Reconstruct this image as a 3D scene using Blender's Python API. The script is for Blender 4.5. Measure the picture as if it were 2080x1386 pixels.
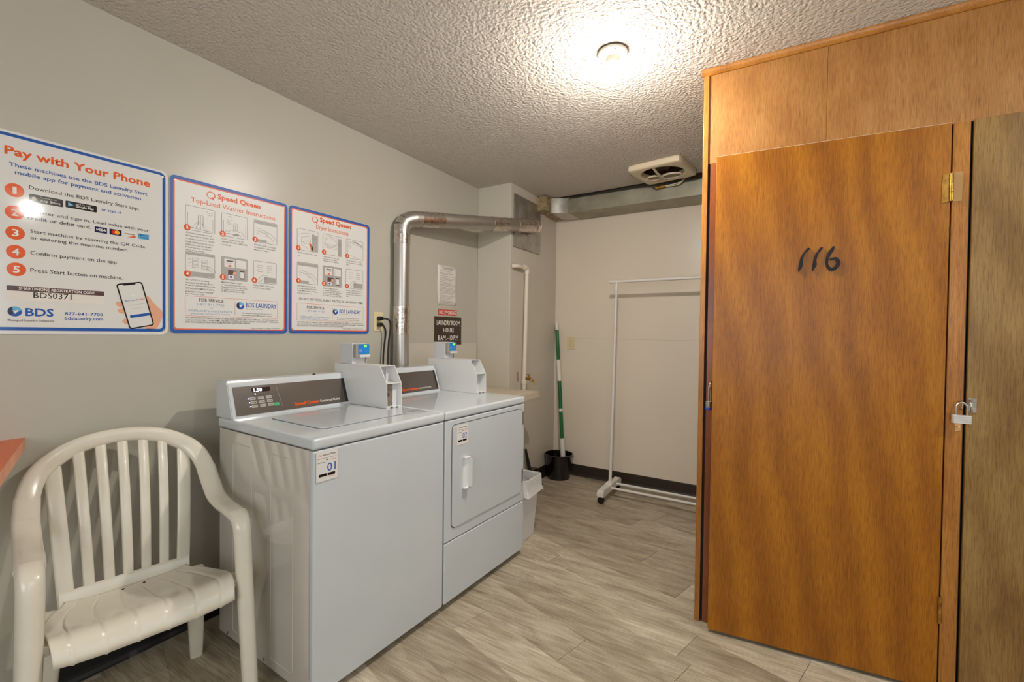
import bpy, bmesh, math, random
from mathutils import Vector, Matrix

for o in list(bpy.data.objects):
    bpy.data.objects.remove(o)
scene = bpy.context.scene
COL = scene.collection

# ------------------------------------------------------------------ camera
CAM = Vector((2.17136, -0.93515, 1.27412))
cam_r = Vector((0.85217, 0.52312, 0.01222))
cam_f = Vector((-0.52291, 0.85223, -0.01642)).normalized()
cam_u = cam_r.cross(cam_f).normalized()
cam_r = cam_f.cross(cam_u).normalized()
cd = bpy.data.cameras.new('camera')
cd.sensor_width = 36.0
cd.lens = 36.0 * 922.06 / 2080.0
cd.clip_start = 0.02
cam = bpy.data.objects.new('camera', cd)
m3 = Matrix((cam_r, cam_u, -cam_f)).transposed()
cam.matrix_world = Matrix.Translation(CAM) @ m3.to_4x4()
COL.objects.link(cam)
scene.camera = cam

# ------------------------------------------------------------------ world, added fill light, exposure
world = bpy.data.worlds.new('world')
world.use_nodes = True
world.node_tree.nodes['Background'].inputs[0].default_value = (0.75, 0.87, 1.0, 1)
world.node_tree.nodes['Background'].inputs[1].default_value = 1.0
scene.world = world

def area_light(name, loc, target, sx, sy, power, color):
    d = bpy.data.lights.new(name, 'AREA')
    d.shape = 'RECTANGLE'; d.size = sx; d.size_y = sy
    d.energy = power; d.color = color
    o = bpy.data.objects.new(name, d)
    o.location = loc
    o.rotation_euler = (Vector(target) - Vector(loc)).to_track_quat('-Z', 'Y').to_euler()
    COL.objects.link(o)
    return o

# fill lights added in made-up windows in the right-hand wall and behind the camera
area_light('window_daylight', (4.76, -0.6, 1.45), (0, -0.6, 1.35), 2.0, 1.3, 5, (0.66, 0.87, 1.0))
area_light('window_daylight_behind', (2.3, -2.36, 1.5), (2.3, 0, 1.4), 2.4, 1.3, 25, (0.97, 0.98, 0.96))

vs = scene.view_settings
vs.view_transform = 'Standard'
vs.look = 'None'
vs.exposure = 0.2
vs.gamma = 1.0
vs.use_curve_mapping = False

BULB_STRENGTH = {'near': 2350.0, 'far': 1500.0}

# ------------------------------------------------------------------ room measures
H = 2.44
YB = 2.857            # back wall
YC = 2.056            # near face of the boxed-out corner
XC = 0.3126           # its side face
XR = 4.8
YN = -2.4

# ------------------------------------------------------------------ helpers
def lin(c):
    out = []
    for v in c:
        v = v / 255.0
        out.append(v / 12.92 if v <= 0.04045 else ((v + 0.055) / 1.055) ** 2.4)
    return (*out, 1.0)

def new_mat(name):
    m = bpy.data.materials.new(name)
    m.use_nodes = True
    nt = m.node_tree
    return m, nt, nt.nodes['Principled BSDF']

def node(nt, t, **kw):
    n = nt.nodes.new(t)
    for k, v in kw.items():
        setattr(n, k, v)
    return n

def mapped(nt, scale=(1, 1, 1), rot=(0, 0, 0), coord='Object', rand=0.0):
    tc = node(nt, 'ShaderNodeTexCoord')
    mp = node(nt, 'ShaderNodeMapping')
    mp.inputs['Scale'].default_value = scale
    mp.inputs['Rotation'].default_value = rot
    if rand:
        oi = node(nt, 'ShaderNodeObjectInfo')
        mu = node(nt, 'ShaderNodeMath', operation='MULTIPLY')
        mu.inputs[1].default_value = rand
        nt.links.new(oi.outputs['Random'], mu.inputs[0])
        ad = node(nt, 'ShaderNodeVectorMath', operation='ADD')
        nt.links.new(tc.outputs[coord], ad.inputs[0])
        nt.links.new(mu.outputs[0], ad.inputs[1])
        nt.links.new(ad.outputs[0], mp.inputs['Vector'])
    else:
        nt.links.new(tc.outputs[coord], mp.inputs['Vector'])
    return mp.outputs[0]

def noise(nt, vec, scale, detail=3.0, rough=0.5, dist=0.0):
    n = node(nt, 'ShaderNodeTexNoise')
    n.inputs['Scale'].default_value = scale
    n.inputs['Detail'].default_value = detail
    n.inputs['Roughness'].default_value = rough
    n.inputs['Distortion'].default_value = dist
    nt.links.new(vec, n.inputs['Vector'])
    return n.outputs['Fac']

def ramp(nt, fac, stops):
    r = node(nt, 'ShaderNodeValToRGB')
    els = r.color_ramp.elements
    while len(els) < len(stops):
        els.new(0.5)
    for e, (p, c) in zip(els, stops):
        e.position = p
        e.color = c
    nt.links.new(fac, r.inputs[0])
    return r.outputs[0]

def bump(nt, bsdf, height, strength, dist):
    b = node(nt, 'ShaderNodeBump')
    b.inputs['Strength'].default_value = strength
    b.inputs['Distance'].default_value = dist
    nt.links.new(height, b.inputs['Height'])
    nt.links.new(b.outputs[0], bsdf.inputs['Normal'])

def mixc(nt, fac, a, b, mode='MIX'):
    m = node(nt, 'ShaderNodeMix', data_type='RGBA', blend_type=mode)
    for s, v in ((0, fac), (6, a), (7, b)):
        if hasattr(v, 'is_linked'):
            nt.links.new(v, m.inputs[s])
        else:
            m.inputs[s].default_value = v
    return m.outputs[2]

def plain(name, c, rough=0.5, metal=0.0, coat=0.0, spec=0.5, emit=None, emit_s=0.0):
    m, nt, b = new_mat(name)
    b.inputs['Base Color'].default_value = lin(c)
    b.inputs['Roughness'].default_value = rough
    b.inputs['Metallic'].default_value = metal
    b.inputs['Coat Weight'].default_value = coat
    b.inputs['Coat Roughness'].default_value = 0.05
    b.inputs['Specular IOR Level'].default_value = spec
    if emit:
        b.inputs['Emission Color'].default_value = lin(emit)
        b.inputs['Emission Strength'].default_value = emit_s
    return m

def grainy(name, c, var=0.12, scale=6.0, rough=0.5, metal=0.0, bs=0.0, bscale=80.0, coat=0.0, stretch=(1, 1, 1), detail=4.0):
    """a colour with a soft procedural mottling and an optional fine relief"""
    m, nt, b = new_mat(name)
    v = mapped(nt, stretch)
    f = noise(nt, v, scale, detail, 0.6)
    lo = tuple(max(0, x * (1 - var)) for x in c)
    hi = tuple(min(255, x * (1 + var)) for x in c)
    col = ramp(nt, f, [(0.3, lin(lo)), (0.7, lin(hi))])
    nt.links.new(col, b.inputs['Base Color'])
    b.inputs['Roughness'].default_value = rough
    b.inputs['Metallic'].default_value = metal
    b.inputs['Coat Weight'].default_value = coat
    if bs:
        bump(nt, b, noise(nt, v, bscale, 3.0, 0.6), bs, 0.002)
    return m

# ------------------------------------------------------------------ materials
M = {}
def wall_paint(name, c, rough, peel=0.12):
    m, nt, b = new_mat(name)
    v = mapped(nt)
    f = noise(nt, v, 1.4, 3, 0.55)
    col = ramp(nt, f, [(0.3, lin(tuple(x * 0.975 for x in c))), (0.7, lin(c))])
    nt.links.new(col, b.inputs['Base Color'])
    b.inputs['Roughness'].default_value = rough
    bump(nt, b, noise(nt, v, 130, 2, 0.5), peel, 0.0015)
    return m
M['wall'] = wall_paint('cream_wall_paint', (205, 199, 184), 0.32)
M['wall_left'] = wall_paint('grey_cream_wall_paint', (187, 182, 168), 0.32)  # darkened copy of the wall paint, in place of dimmer light
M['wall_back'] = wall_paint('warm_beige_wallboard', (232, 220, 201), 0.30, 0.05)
M['panel_white'] = wall_paint('pale_wall_panel', (203, 197, 183), 0.35, 0.04)

def ceiling_mat():
    m, nt, b = new_mat('popcorn_ceiling')
    v = mapped(nt)
    b.inputs['Base Color'].default_value = lin((214, 206, 195))
    b.inputs['Roughness'].default_value = 0.85
    n1 = noise(nt, v, 92, 3, 0.65)
    vo = node(nt, 'ShaderNodeTexVoronoi', feature='SMOOTH_F1')
    vo.inputs['Scale'].default_value = 80
    nt.links.new(v, vo.inputs['Vector'])
    inv = node(nt, 'ShaderNodeMath', operation='SUBTRACT')
    inv.inputs[0].default_value = 1.0
    nt.links.new(vo.outputs['Distance'], inv.inputs[1])
    ad = node(nt, 'ShaderNodeMath', operation='ADD')
    nt.links.new(n1, ad.inputs[0]); nt.links.new(inv.outputs[0], ad.inputs[1])
    bump(nt, b, ad.outputs[0], 1.0, 0.011)
    return m
M['ceiling'] = ceiling_mat()

def plank_mat():
    m, nt, b = new_mat('greige_vinyl_plank')
    rot = (0, 0, math.radians(15.5))
    v = mapped(nt, (1.3, 13, 1), rot, rand=37.0)
    v2 = mapped(nt, (5, 110, 1), rot, rand=11.0)
    v3 = mapped(nt, (2.2, 6, 1), rot, rand=53.0)
    f1 = noise(nt, v, 1.6, 6, 0.62, 0.6)
    f2 = noise(nt, v2, 1.5, 4, 0.7, 0.2)
    f3 = noise(nt, v3, 1.4, 3, 0.5, 1.5)
    c1 = ramp(nt, f1, [(0.25, lin((162, 149, 127))), (0.45, lin((203, 191, 167))), (0.62, lin((220, 209, 187))), (0.85, lin((230, 221, 202)))])
    c2 = ramp(nt, f2, [(0.3, lin((168, 160, 152))), (0.62, (1, 1, 1, 1))])
    c = mixc(nt, 0.75, c1, c2, 'MULTIPLY')
    c3 = ramp(nt, f3, [(0.3, lin((200, 190, 180))), (0.6, (1, 1, 1, 1))])
    c = mixc(nt, 0.6, c, c3, 'MULTIPLY')
    oi = node(nt, 'ShaderNodeObjectInfo')
    tone = ramp(nt, oi.outputs['Random'], [(0.0, lin((212, 208, 204))), (1.0, (1, 1, 1, 1))])
    c = mixc(nt, 0.8, c, tone, 'MULTIPLY')
    nt.links.new(c, b.inputs['Base Color'])
    b.inputs['Roughness'].default_value = 0.38
    bump(nt, b, f2, 0.12, 0.001)
    return m
M['plank'] = plank_mat()
M['subfloor'] = plain('dark_joint', (70, 60, 50), 0.8)
M['baseboard'] = grainy('dark_brown_vinyl_base', (48, 38, 30), 0.1, 5, 0.4)
M['baseboard_black'] = grainy('black_vinyl_base', (26, 25, 25), 0.1, 5, 0.3)

def wood_mat(name, dark, mid, light, rough=0.3, figure=0.2, coat=0.25, seed=0.0):
    """stained plywood: fine upright pores over a wide, soft, cloudy figure"""
    m, nt, b = new_mat(name)
    vf = mapped(nt, (1.5, 1.5, 0.55), rand=9.0 + seed)
    big = noise(nt, vf, 1.6, 5, 0.62, 1.2)
    wv = node(nt, 'ShaderNodeTexWave', wave_type='RINGS', rings_direction='SPHERICAL')
    wv.inputs['Scale'].default_value = 2.2
    wv.inputs['Distortion'].default_value = 5.0
    wv.inputs['Detail'].default_value = 3
    wv.inputs['Detail Scale'].default_value = 1.2
    nt.links.new(vf, wv.inputs['Vector'])
    f = node(nt, 'ShaderNodeMix')
    f.inputs[0].default_value = figure
    nt.links.new(big, f.inputs[2]); nt.links.new(wv.outputs['Fac'], f.inputs[3])
    c1 = ramp(nt, f.outputs[0], [(0.28, lin(dark)), (0.5, lin(mid)), (0.72, lin(light))])
    vp = mapped(nt, (520, 520, 22), rand=5.0)
    pores = noise(nt, vp, 1.0, 3, 0.6, 0.3)
    c2 = ramp(nt, pores, [(0.32, lin((160, 140, 124))), (0.56, (1, 1, 1, 1))])
    c = mixc(nt, 0.6, c1, c2, 'MULTIPLY')
    vm = mapped(nt, (90, 90, 3.0), rand=5.0)
    streak = noise(nt, vm, 1.0, 3, 0.6, 0.8)
    c3 = ramp(nt, streak, [(0.3, lin((222, 208, 196))), (0.65, (1, 1, 1, 1))])
    c = mixc(nt, 0.5, c, c3, 'MULTIPLY')
    nt.links.new(c, b.inputs['Base Color'])
    b.inputs['Roughness'].default_value = rough
    b.inputs['Specular IOR Level'].default_value = 0.35
    b.inputs['Coat Weight'].default_value = coat
    b.inputs['Coat Roughness'].default_value = 0.2
    bump(nt, b, pores, 0.05, 0.001)
    return m
M['wood_door'] = wood_mat('amber_plywood_door', (148, 88, 8), (163, 100, 11), (177, 113, 18), 0.42, 0.30, 0.06)
M['wood_header'] = wood_mat('amber_plywood_header', (152, 102, 52), (168, 118, 62), (180, 132, 76), 0.45, 0.1, 0.08)
M['wood_trim'] = wood_mat('orange_pine_trim', (152, 94, 32), (174, 114, 44), (190, 130, 56), 0.38, 0.1, 0.3)
M['wood_red'] = wood_mat('reddish_stile', (110, 52, 14), (134, 68, 20), (150, 82, 28), 0.35, 0.1, 0.3)
M['wood_olive'] = wood_mat('olive_brown_plywood_door', (124, 92, 48), (148, 114, 62), (166, 134, 80), 0.34, 0.2, 0.3)
M['dark_gap'] = plain('dark_inside', (22, 17, 13), 0.8)  # near-black painted in place of shade inside gaps and holes

M['enamel'] = grainy('white_enamel', (198, 204, 207), 0.01, 3, 0.14, coat=0.4)
M['enamel_soft'] = plain('white_painted_steel', (222, 222, 220), 0.3, coat=0.2)
M['enamel_side'] = grainy('white_enamel_side', (200, 194, 186), 0.01, 2, 0.06, coat=0.9, bs=0.03, bscale=6.0)
M['seam'] = plain('dark_seam', (66, 64, 62), 0.6)
M['black'] = plain('black_plastic', (24, 23, 23), 0.35)
M['black_gloss'] = plain('black_glossy_plastic', (16, 15, 15), 0.15, coat=0.4)
M['console_dark'] = grainy('grey_brown_console_film', (84, 75, 68), 0.04, 4, 0.32, coat=0.1)
M['console_edge'] = plain('black_console_edge', (30, 26, 24), 0.4)
M['button_grey'] = plain('grey_button', (176, 170, 162), 0.4)
M['button_green'] = plain('green_button', (22, 150, 92), 0.4, emit=(20, 150, 90), emit_s=0.25)
M['led_blue'] = plain('blue_white_led', (190, 210, 255), 0.3, emit=(150, 185, 255), emit_s=5.0)
M['led_green'] = plain('green_led', (110, 240, 60), 0.3, emit=(100, 240, 50), emit_s=2.2)
M['display'] = plain('display_window', (34, 22, 22), 0.15)
M['digit'] = plain('lit_digit', (225, 235, 255), 0.3, emit=(215, 230, 255), emit_s=3.0)
M['reader_grey'] = plain('grey_reader_plastic', (150, 146, 142), 0.4)
M['reader_light'] = plain('light_grey_housing', (206, 206, 208), 0.35)
M['reader_blue'] = plain('blue_reader_label', (28, 124, 190), 0.3, emit=(20, 120, 190), emit_s=0.12)
M['steel'] = grainy('worn_steel_plate', (168, 160, 148), 0.15, 40, 0.35, 0.8)
M['galvanised'] = grainy('galvanised_sheet', (186, 184, 176), 0.10, 14, 0.34, 0.85, bs=0.05, bscale=30)
M['duct_metal'] = grainy('dull_galvanised_duct', (158, 154, 136), 0.12, 5, 0.5, 0.6, bs=0.05, bscale=20)
M['duct_rust'] = grainy('taped_rusty_duct', (150, 132, 100), 0.35, 26, 0.55, 0.25, bs=0.5, bscale=60)
M['pipe_metal'] = grainy('aluminium_vent_pipe', (188, 184, 178), 0.05, 8, 0.36, 0.9, bs=0.04, bscale=24, stretch=(1, 1, 0.2))
M['foil_tape'] = grainy('crinkled_foil_tape', (206, 196, 188), 0.14, 40, 0.2, 0.95, bs=0.9, bscale=75)
M['plate_metal'] = grainy('scuffed_vent_plate', (168, 164, 158), 0.12, 9, 0.33, 0.85, bs=0.02, bscale=20)
M['pvc'] = plain('cream_pvc_pipe', (226, 214, 198), 0.35)
M['brass'] = grainy('aged_brass', (170, 128, 60), 0.2, 40, 0.32, 0.9)
M['chrome'] = plain('chrome', (205, 200, 196), 0.16, 1.0)
M['yellow'] = plain('yellow_tag', (214, 170, 30), 0.5)
M['pink_tag'] = grainy('pinkish_torn_tape', (186, 140, 124), 0.2, 60, 0.7)
M['ivory'] = plain('ivory_plastic', (222, 204, 160), 0.35)
M['chair'] = grainy('cream_monobloc_plastic', (222, 215, 198), 0.02, 9, 0.24, coat=0.25)
M['white_plastic'] = plain('white_plastic_tube', (226, 222, 214), 0.35)
M['bin'] = plain('white_bin_plastic', (212, 211, 208), 0.35)
M['green'] = plain('green_mop_pole', (22, 104, 52), 0.35)
M['orange_top'] = grainy('orange_laminate', (214, 104, 52), 0.03, 4, 0.4)
M['orange_edge'] = grainy('pale_orange_edge', (226, 158, 124), 0.05, 10, 0.5)
M['fan_cover'] = plain('yellowed_fan_plastic', (222, 208, 180), 0.45)
M['fan_dark'] = grainy('dusty_brown_fan', (58, 38, 28), 0.4, 40, 0.7)
M['porcelain'] = plain('glazed_porcelain', (236, 228, 208), 0.2, coat=0.3)
M['bulb_collar'] = plain('glowing_bulb_collar', (250, 246, 236), 0.4, emit=(255, 248, 239), emit_s=45.0)
M['bulb_near'] = plain('lit_bulb', (255, 250, 240), 0.4, emit=(255, 248, 239), emit_s=BULB_STRENGTH['near'])
M['bulb_far'] = plain('lit_bulb_far', (255, 250, 240), 0.4, emit=(250, 250, 246), emit_s=BULB_STRENGTH['far'])

# printed signs
P_ROUGH = 0.06
M['print_white'] = plain('glossy_white_sign', (222, 220, 216), P_ROUGH)
M['print_blue'] = plain('print_blue', (36, 88, 168), P_ROUGH)
M['print_lightblue'] = plain('print_light_blue', (120, 150, 190), P_ROUGH)
M['print_orange'] = plain('print_orange', (226, 92, 38), P_ROUGH)
M['print_ink'] = plain('print_ink', (62, 52, 52), P_ROUGH)
M['print_black'] = plain('print_black', (24, 22, 24), P_ROUGH)
M['print_plum'] = plain('print_plum', (92, 66, 70), P_ROUGH)
M['print_grey'] = plain('print_grey', (168, 164, 160), P_ROUGH)
M['print_navy'] = plain('print_navy', (28, 30, 78), P_ROUGH)
M['print_sky'] = plain('print_sky', (100, 176, 214), P_ROUGH)
M['print_red'] = plain('print_red', (206, 40, 44), P_ROUGH)
M['print_yellow'] = plain('print_yellow', (244, 172, 50), P_ROUGH)
M['print_skin'] = plain('print_skin', (226, 170, 140), P_ROUGH)
for k_ in [k for k in M if k.startswith('print_')]:          # the two instruction posters are satin, not glossy
    m_ = M[k_].copy(); m_.name = M[k_].name + '_satin'
    m_.node_tree.nodes['Principled BSDF'].inputs['Roughness'].default_value = 0.45
    M[k_ + '_satin'] = m_
M['paper'] = grainy('white_paper', (226, 220, 210), 0.02, 6, 0.7)
M['sign_red'] = plain('red_sign', (206, 74, 60), 0.4)
M['sign_brown'] = plain('dark_brown_sign', (58, 44, 32), 0.35)
M['sign_white'] = plain('white_lettering', (235, 230, 222), 0.5)
M['film'] = None

def film_mat():
    m, nt, b = new_mat('clear_bin_liner')
    b.inputs['Base Color'].default_value = lin((232, 230, 226))
    b.inputs['Roughness'].default_value = 0.18
    b.inputs['Alpha'].default_value = 0.75
    v = mapped(nt)
    bump(nt, b, noise(nt, v, 28, 4, 0.6, 0.8), 0.8, 0.01)
    return m
M['film'] = film_mat()

# ------------------------------------------------------------------ mesh helpers
def B():
    return bmesh.new()

def obj(name, bm, mat, parent=None, smooth=None, kind=None, label=None):
    """turn a bmesh into one linked mesh object; smooth = angle in degrees for soft shading"""
    bmesh.ops.recalc_face_normals(bm, faces=bm.faces)
    if smooth:
        lim = math.radians(smooth)
        for f in bm.faces:
            f.smooth = True
        for e in bm.edges:
            if len(e.link_faces) == 2 and e.calc_face_angle(0) > lim:
                e.smooth = False
    me = bpy.data.meshes.new(name)
    bm.to_mesh(me); bm.free()
    mats = mat if isinstance(mat, (list, tuple)) else [mat]
    for k in mats:
        me.materials.append(M[k] if isinstance(k, str) else k)
    o = bpy.data.objects.new(name, me)
    COL.objects.link(o)
    if smooth:
        wn = o.modifiers.new('weighted_normal', 'WEIGHTED_NORMAL'); wn.keep_sharp = True
    if parent:
        o.parent = parent
    if kind:
        o['kind'] = kind
    if label:
        o['label'] = label
    return o

def tag(o, label, cat, group=None):
    o['label'] = label; o['category'] = cat
    if group:
        o['group'] = group
    return o

def thing(name, label, cat, loc=(0, 0, 0), rotz=0.0, group=None):
    o = bpy.data.objects.new(name, None)
    o.empty_display_size = 0.1
    o.location = loc; o.rotation_euler = (0, 0, rotz)
    COL.objects.link(o)
    return tag(o, label, cat, group)

def box(bm, x0, x1, y0, y1, z0, z1, bev=0.0, seg=2, mi=0):
    r = bmesh.ops.create_cube(bm, size=1.0)
    vs_ = r['verts']
    for v in vs_:
        v.co = Vector((x0 + (v.co.x + 0.5) * (x1 - x0), y0 + (v.co.y + 0.5) * (y1 - y0), z0 + (v.co.z + 0.5) * (z1 - z0)))
    fs = {f for v in vs_ for f in v.link_faces}
    for f in fs:
        f.material_index = mi
    if bev:
        es = list({e for v in vs_ for e in v.link_edges})
        r = bmesh.ops.bevel(bm, geom=es, offset=bev, segments=seg, profile=0.5, affect='EDGES')
        for f in r['faces']:
            f.material_index = mi
    return bm

def frame_from(d):
    d = Vector(d).normalized()
    a = Vector((0, 0, 1)) if abs(d.z) < 0.9 else Vector((1, 0, 0))
    x = d.cross(a).normalized()
    return x, d.cross(x).normalized()

def tube(bm, pts, r, seg=14, cap=True, mi=0):
    """round tube along a polyline, r a number or one radius per point"""
    pts = [Vector(p) for p in pts]
    n = len(pts)
    rs = r if isinstance(r, (list, tuple)) else [r] * n
    rings = []
    x = None
    for i, p in enumerate(pts):
        if i == 0:
            d = pts[1] - p
        elif i == n - 1:
            d = p - pts[i - 1]
        else:
            d = (pts[i + 1] - p).normalized() + (p - pts[i - 1]).normalized()
        d.normalize()
        if x is None:
            x, y = frame_from(d)
        else:
            x = (x - d * x.dot(d)).normalized()
            y = d.cross(x)
        rings.append([bm.verts.new(p + (x * math.cos(2 * math.pi * k / seg) + y * math.sin(2 * math.pi * k / seg)) * rs[i]) for k in range(seg)])
    for a, b in zip(rings, rings[1:]):
        for k in range(seg):
            f = bm.faces.new((a[k], a[(k + 1) % seg], b[(k + 1) % seg], b[k])); f.material_index = mi
    if cap:
        bm.faces.new(list(reversed(rings[0]))).material_index = mi
        bm.faces.new(rings[-1]).material_index = mi
    return bm

def sweep(bm, pts, ws, hs, refs, seg=14, pw=2.6):
    """flattened tube: superellipse section, half-width ws along ref, half-height hs across it"""
    pts = [Vector(p) for p in pts]
    n = len(pts); rings = []
    for i, p in enumerate(pts):
        d = (pts[min(i + 1, n - 1)] - pts[max(i - 1, 0)]).normalized()
        r = Vector(refs[i]); x = (r - d * r.dot(d)).normalized(); y = d.cross(x)
        ring = []
        for k in range(seg):
            t = 2 * math.pi * k / seg
            c, s = math.cos(t), math.sin(t)
            c = math.copysign(abs(c) ** (2 / pw), c); s = math.copysign(abs(s) ** (2 / pw), s)
            ring.append(bm.verts.new(p + x * c * ws[i] + y * s * hs[i]))
        rings.append(ring)
    for a, b in zip(rings, rings[1:]):
        for k in range(seg):
            bm.faces.new((a[k], a[(k + 1) % seg], b[(k + 1) % seg], b[k]))
    bm.faces.new(list(reversed(rings[0]))); bm.faces.new(rings[-1])
    return bm

def lathe(bm, prof, c=(0, 0, 0), seg=32, mi=0, cap0=True, cap1=True):
    """revolve (radius, z) pairs about the vertical through c"""
    rings = []
    for r, z in prof:
        rings.append([bm.verts.new((c[0] + r * math.cos(2 * math.pi * k / seg), c[1] + r * math.sin(2 * math.pi * k / seg), c[2] + z)) for k in range(seg)])
    for a, b in zip(rings, rings[1:]):
        for k in range(seg):
            bm.faces.new((a[k], a[(k + 1) % seg], b[(k + 1) % seg], b[k])).material_index = mi
    if cap0:
        bm.faces.new(list(reversed(rings[0]))).material_index = mi
    if cap1:
        bm.faces.new(rings[-1]).material_index = mi
    return bm

def prism(bm, pts, ex, mat=None, mi=0):
    """polygon pts (3-D) extruded by vector ex"""
    a = [bm.verts.new(Vector(p)) for p in pts]
    b = [bm.verts.new(Vector(p) + Vector(ex)) for p in pts]
    n = len(a)
    bm.faces.new(a).material_index = mi
    bm.faces.new(list(reversed(b))).material_index = mi
    for k in range(n):
        bm.faces.new((a[k], b[k], b[(k + 1) % n], a[(k + 1) % n])).material_index = mi
    return bm

def rrect(x0, x1, y0, y1, r, n=5):
    out = []
    for cx, cy, a0 in ((x1 - r, y1 - r, 0), (x0 + r, y1 - r, 90), (x0 + r, y0 + r, 180), (x1 - r, y0 + r, 270)):
        for k in range(n + 1):
            a = math.radians(a0 + 90 * k / n)
            out.append((cx + r * math.cos(a), cy + r * math.sin(a)))
    return out

def xform(bm, mat):
    bmesh.ops.transform(bm, matrix=mat, verts=bm.verts)
    return bm

def catmull(pts, n=6):
    """smooth curve through points (tuples of any length)"""
    P = [Vector(p) for p in pts]
    out = []
    for i in range(len(P) - 1):
        p0, p1, p2, p3 = P[max(i - 1, 0)], P[i], P[i + 1], P[min(i + 2, len(P) - 1)]
        for k in range(n):
            t = k / n
            out.append(0.5 * ((2 * p1) + (p2 - p0) * t + (2 * p0 - 5 * p1 + 4 * p2 - p3) * t * t + (3 * p1 - p0 - 3 * p2 + p3) * t ** 3))
    out.append(P[-1])
    return out

# ---- flat print: shapes drawn in a plane given by a matrix (x right, y up, z towards the viewer)
def plane_mat(origin, xdir, ydir):
    x = Vector(xdir).normalized(); y = Vector(ydir).normalized(); z = x.cross(y)
    m = Matrix((x, y, z)).transposed().to_4x4()
    return Matrix.Translation(Vector(origin)) @ m

_cap = {}
def cap_height():
    if 'h' not in _cap:
        cu = bpy.data.curves.new('t', 'FONT'); cu.body = 'H'; cu.size = 1.0
        ob = bpy.data.objects.new('t', cu); COL.objects.link(ob)
        me = bpy.data.meshes.new_from_object(ob)
        _cap['h'] = max(v.co.y for v in me.vertices)
        bpy.data.objects.remove(ob); bpy.data.meshes.remove(me); bpy.data.curves.remove(cu)
    return _cap['h']

def text_into(bm, s, x, y, width, cap, pm, weight=0, lift=0.0004, align='L', shear=0.0):
    """write s as flat lettering: baseline start x,y in the plane pm, stretched to width"""
    cu = bpy.data.curves.new('t', 'FONT')
    cu.body = s
    cu.size = cap / cap_height()
    cu.resolution_u = 2
    cu.offset = cu.size * {-1: -0.004, 0: 0.004, 1: 0.014, 2: 0.024, 3: 0.036}[weight]
    cu.shear = shear
    ob = bpy.data.objects.new('t', cu)
    COL.objects.link(ob)
    me = bpy.data.meshes.new_from_object(ob)
    if len(me.vertices):
        x0 = min(v.co.x for v in me.vertices); x1 = max(v.co.x for v in me.vertices)
        k = (width / (x1 - x0)) if width else 1.0
        off = {'L': 0, 'C': -(x1 - x0) * k / 2, 'R': -(x1 - x0) * k}[align]
        for v in me.vertices:
            v.co = pm @ Vector((x + off + (v.co.x - x0) * k, y + v.co.y, lift))
        bm.from_mesh(me)
    bpy.data.objects.remove(ob); bpy.data.meshes.remove(me); bpy.data.curves.remove(cu)

def poly_into(bm, pts, pm, lift=0.0003):
    vs_ = [bm.verts.new(pm @ Vector((p[0], p[1], lift))) for p in pts]
    bm.faces.new(vs_)

def disc_into(bm, cx, cy, rx, ry, pm, lift=0.0003, n=28, a0=0, a1=360):
    full = (a1 - a0) >= 360
    k = n if full else n + 1
    poly_into(bm, [(cx + rx * math.cos(math.radians(a0 + (a1 - a0) * i / n)), cy + ry * math.sin(math.radians(a0 + (a1 - a0) * i / n))) for i in range(k)], pm, lift)

def stroke_into(bm, pts, w, pm, lift=0.0004, closed=False):
    P = [Vector((p[0], p[1])) for p in pts]
    n = len(P)
    L, R_ = [], []
    for i in range(n):
        if closed:
            d = (P[(i + 1) % n] - P[i - 1])
        else:
            d = P[min(i + 1, n - 1)] - P[max(i - 1, 0)]
        d.normalize()
        nrm = Vector((-d.y, d.x)) * (w / 2)
        for lst, q in ((L, P[i] + nrm), (R_, P[i] - nrm)):
            lst.append(bm.verts.new(pm @ Vector((q.x, q.y, lift))))
    m = n if closed else n - 1
    for i in range(m):
        j = (i + 1) % n
        bm.faces.new((L[i], L[j], R_[j], R_[i]))

def ring_into(bm, outer, inner, pm, lift=0.0003):
    """band between two outlines with the same number of points"""
    a = [bm.verts.new(pm @ Vector((p[0], p[1], lift))) for p in outer]
    b = [bm.verts.new(pm @ Vector((p[0], p[1], lift))) for p in inner]
    n = len(a)
    for k in range(n):
        bm.faces.new((a[k], a[(k + 1) % n], b[(k + 1) % n], b[k]))

# ================================================================== the setting
def struct(name, bm, mat, parent=None, smooth=None):
    o = obj(name, bm, mat, parent, smooth)
    o['kind'] = 'structure'
    return o

FX0, FX1, FY0, FY1 = 0.0, XR, YN, YB

# ---- floor: a dark bed with every vinyl plank a piece of its own, laid at a slant
bm = B(); box(bm, -0.1, XR + 0.1, YN - 0.1, YB + 0.1, -0.06, -0.003)
floor = struct('floor', bm, 'subfloor')

def clip(poly, inside, cut):
    out = []
    for i in range(len(poly)):
        a, b = poly[i - 1], poly[i]
        ia, ib = inside(a), inside(b)
        if ia != ib:
            out.append(cut(a, b))
        if ib:
            out.append(b)
    return out

def clip_rect(poly, x0, x1, y0, y1):
    def cx(x):
        return lambda a, b: a + (b - a) * ((x - a.x) / (b.x - a.x))
    def cy(y):
        return lambda a, b: a + (b - a) * ((y - a.y) / (b.y - a.y))
    poly = clip(poly, lambda p: p.x >= x0, cx(x0))
    if poly: poly = clip(poly, lambda p: p.x <= x1, cx(x1))
    if poly: poly = clip(poly, lambda p: p.y >= y0, cy(y0))
    if poly: poly = clip(poly, lambda p: p.y <= y1, cy(y1))
    return poly

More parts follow.
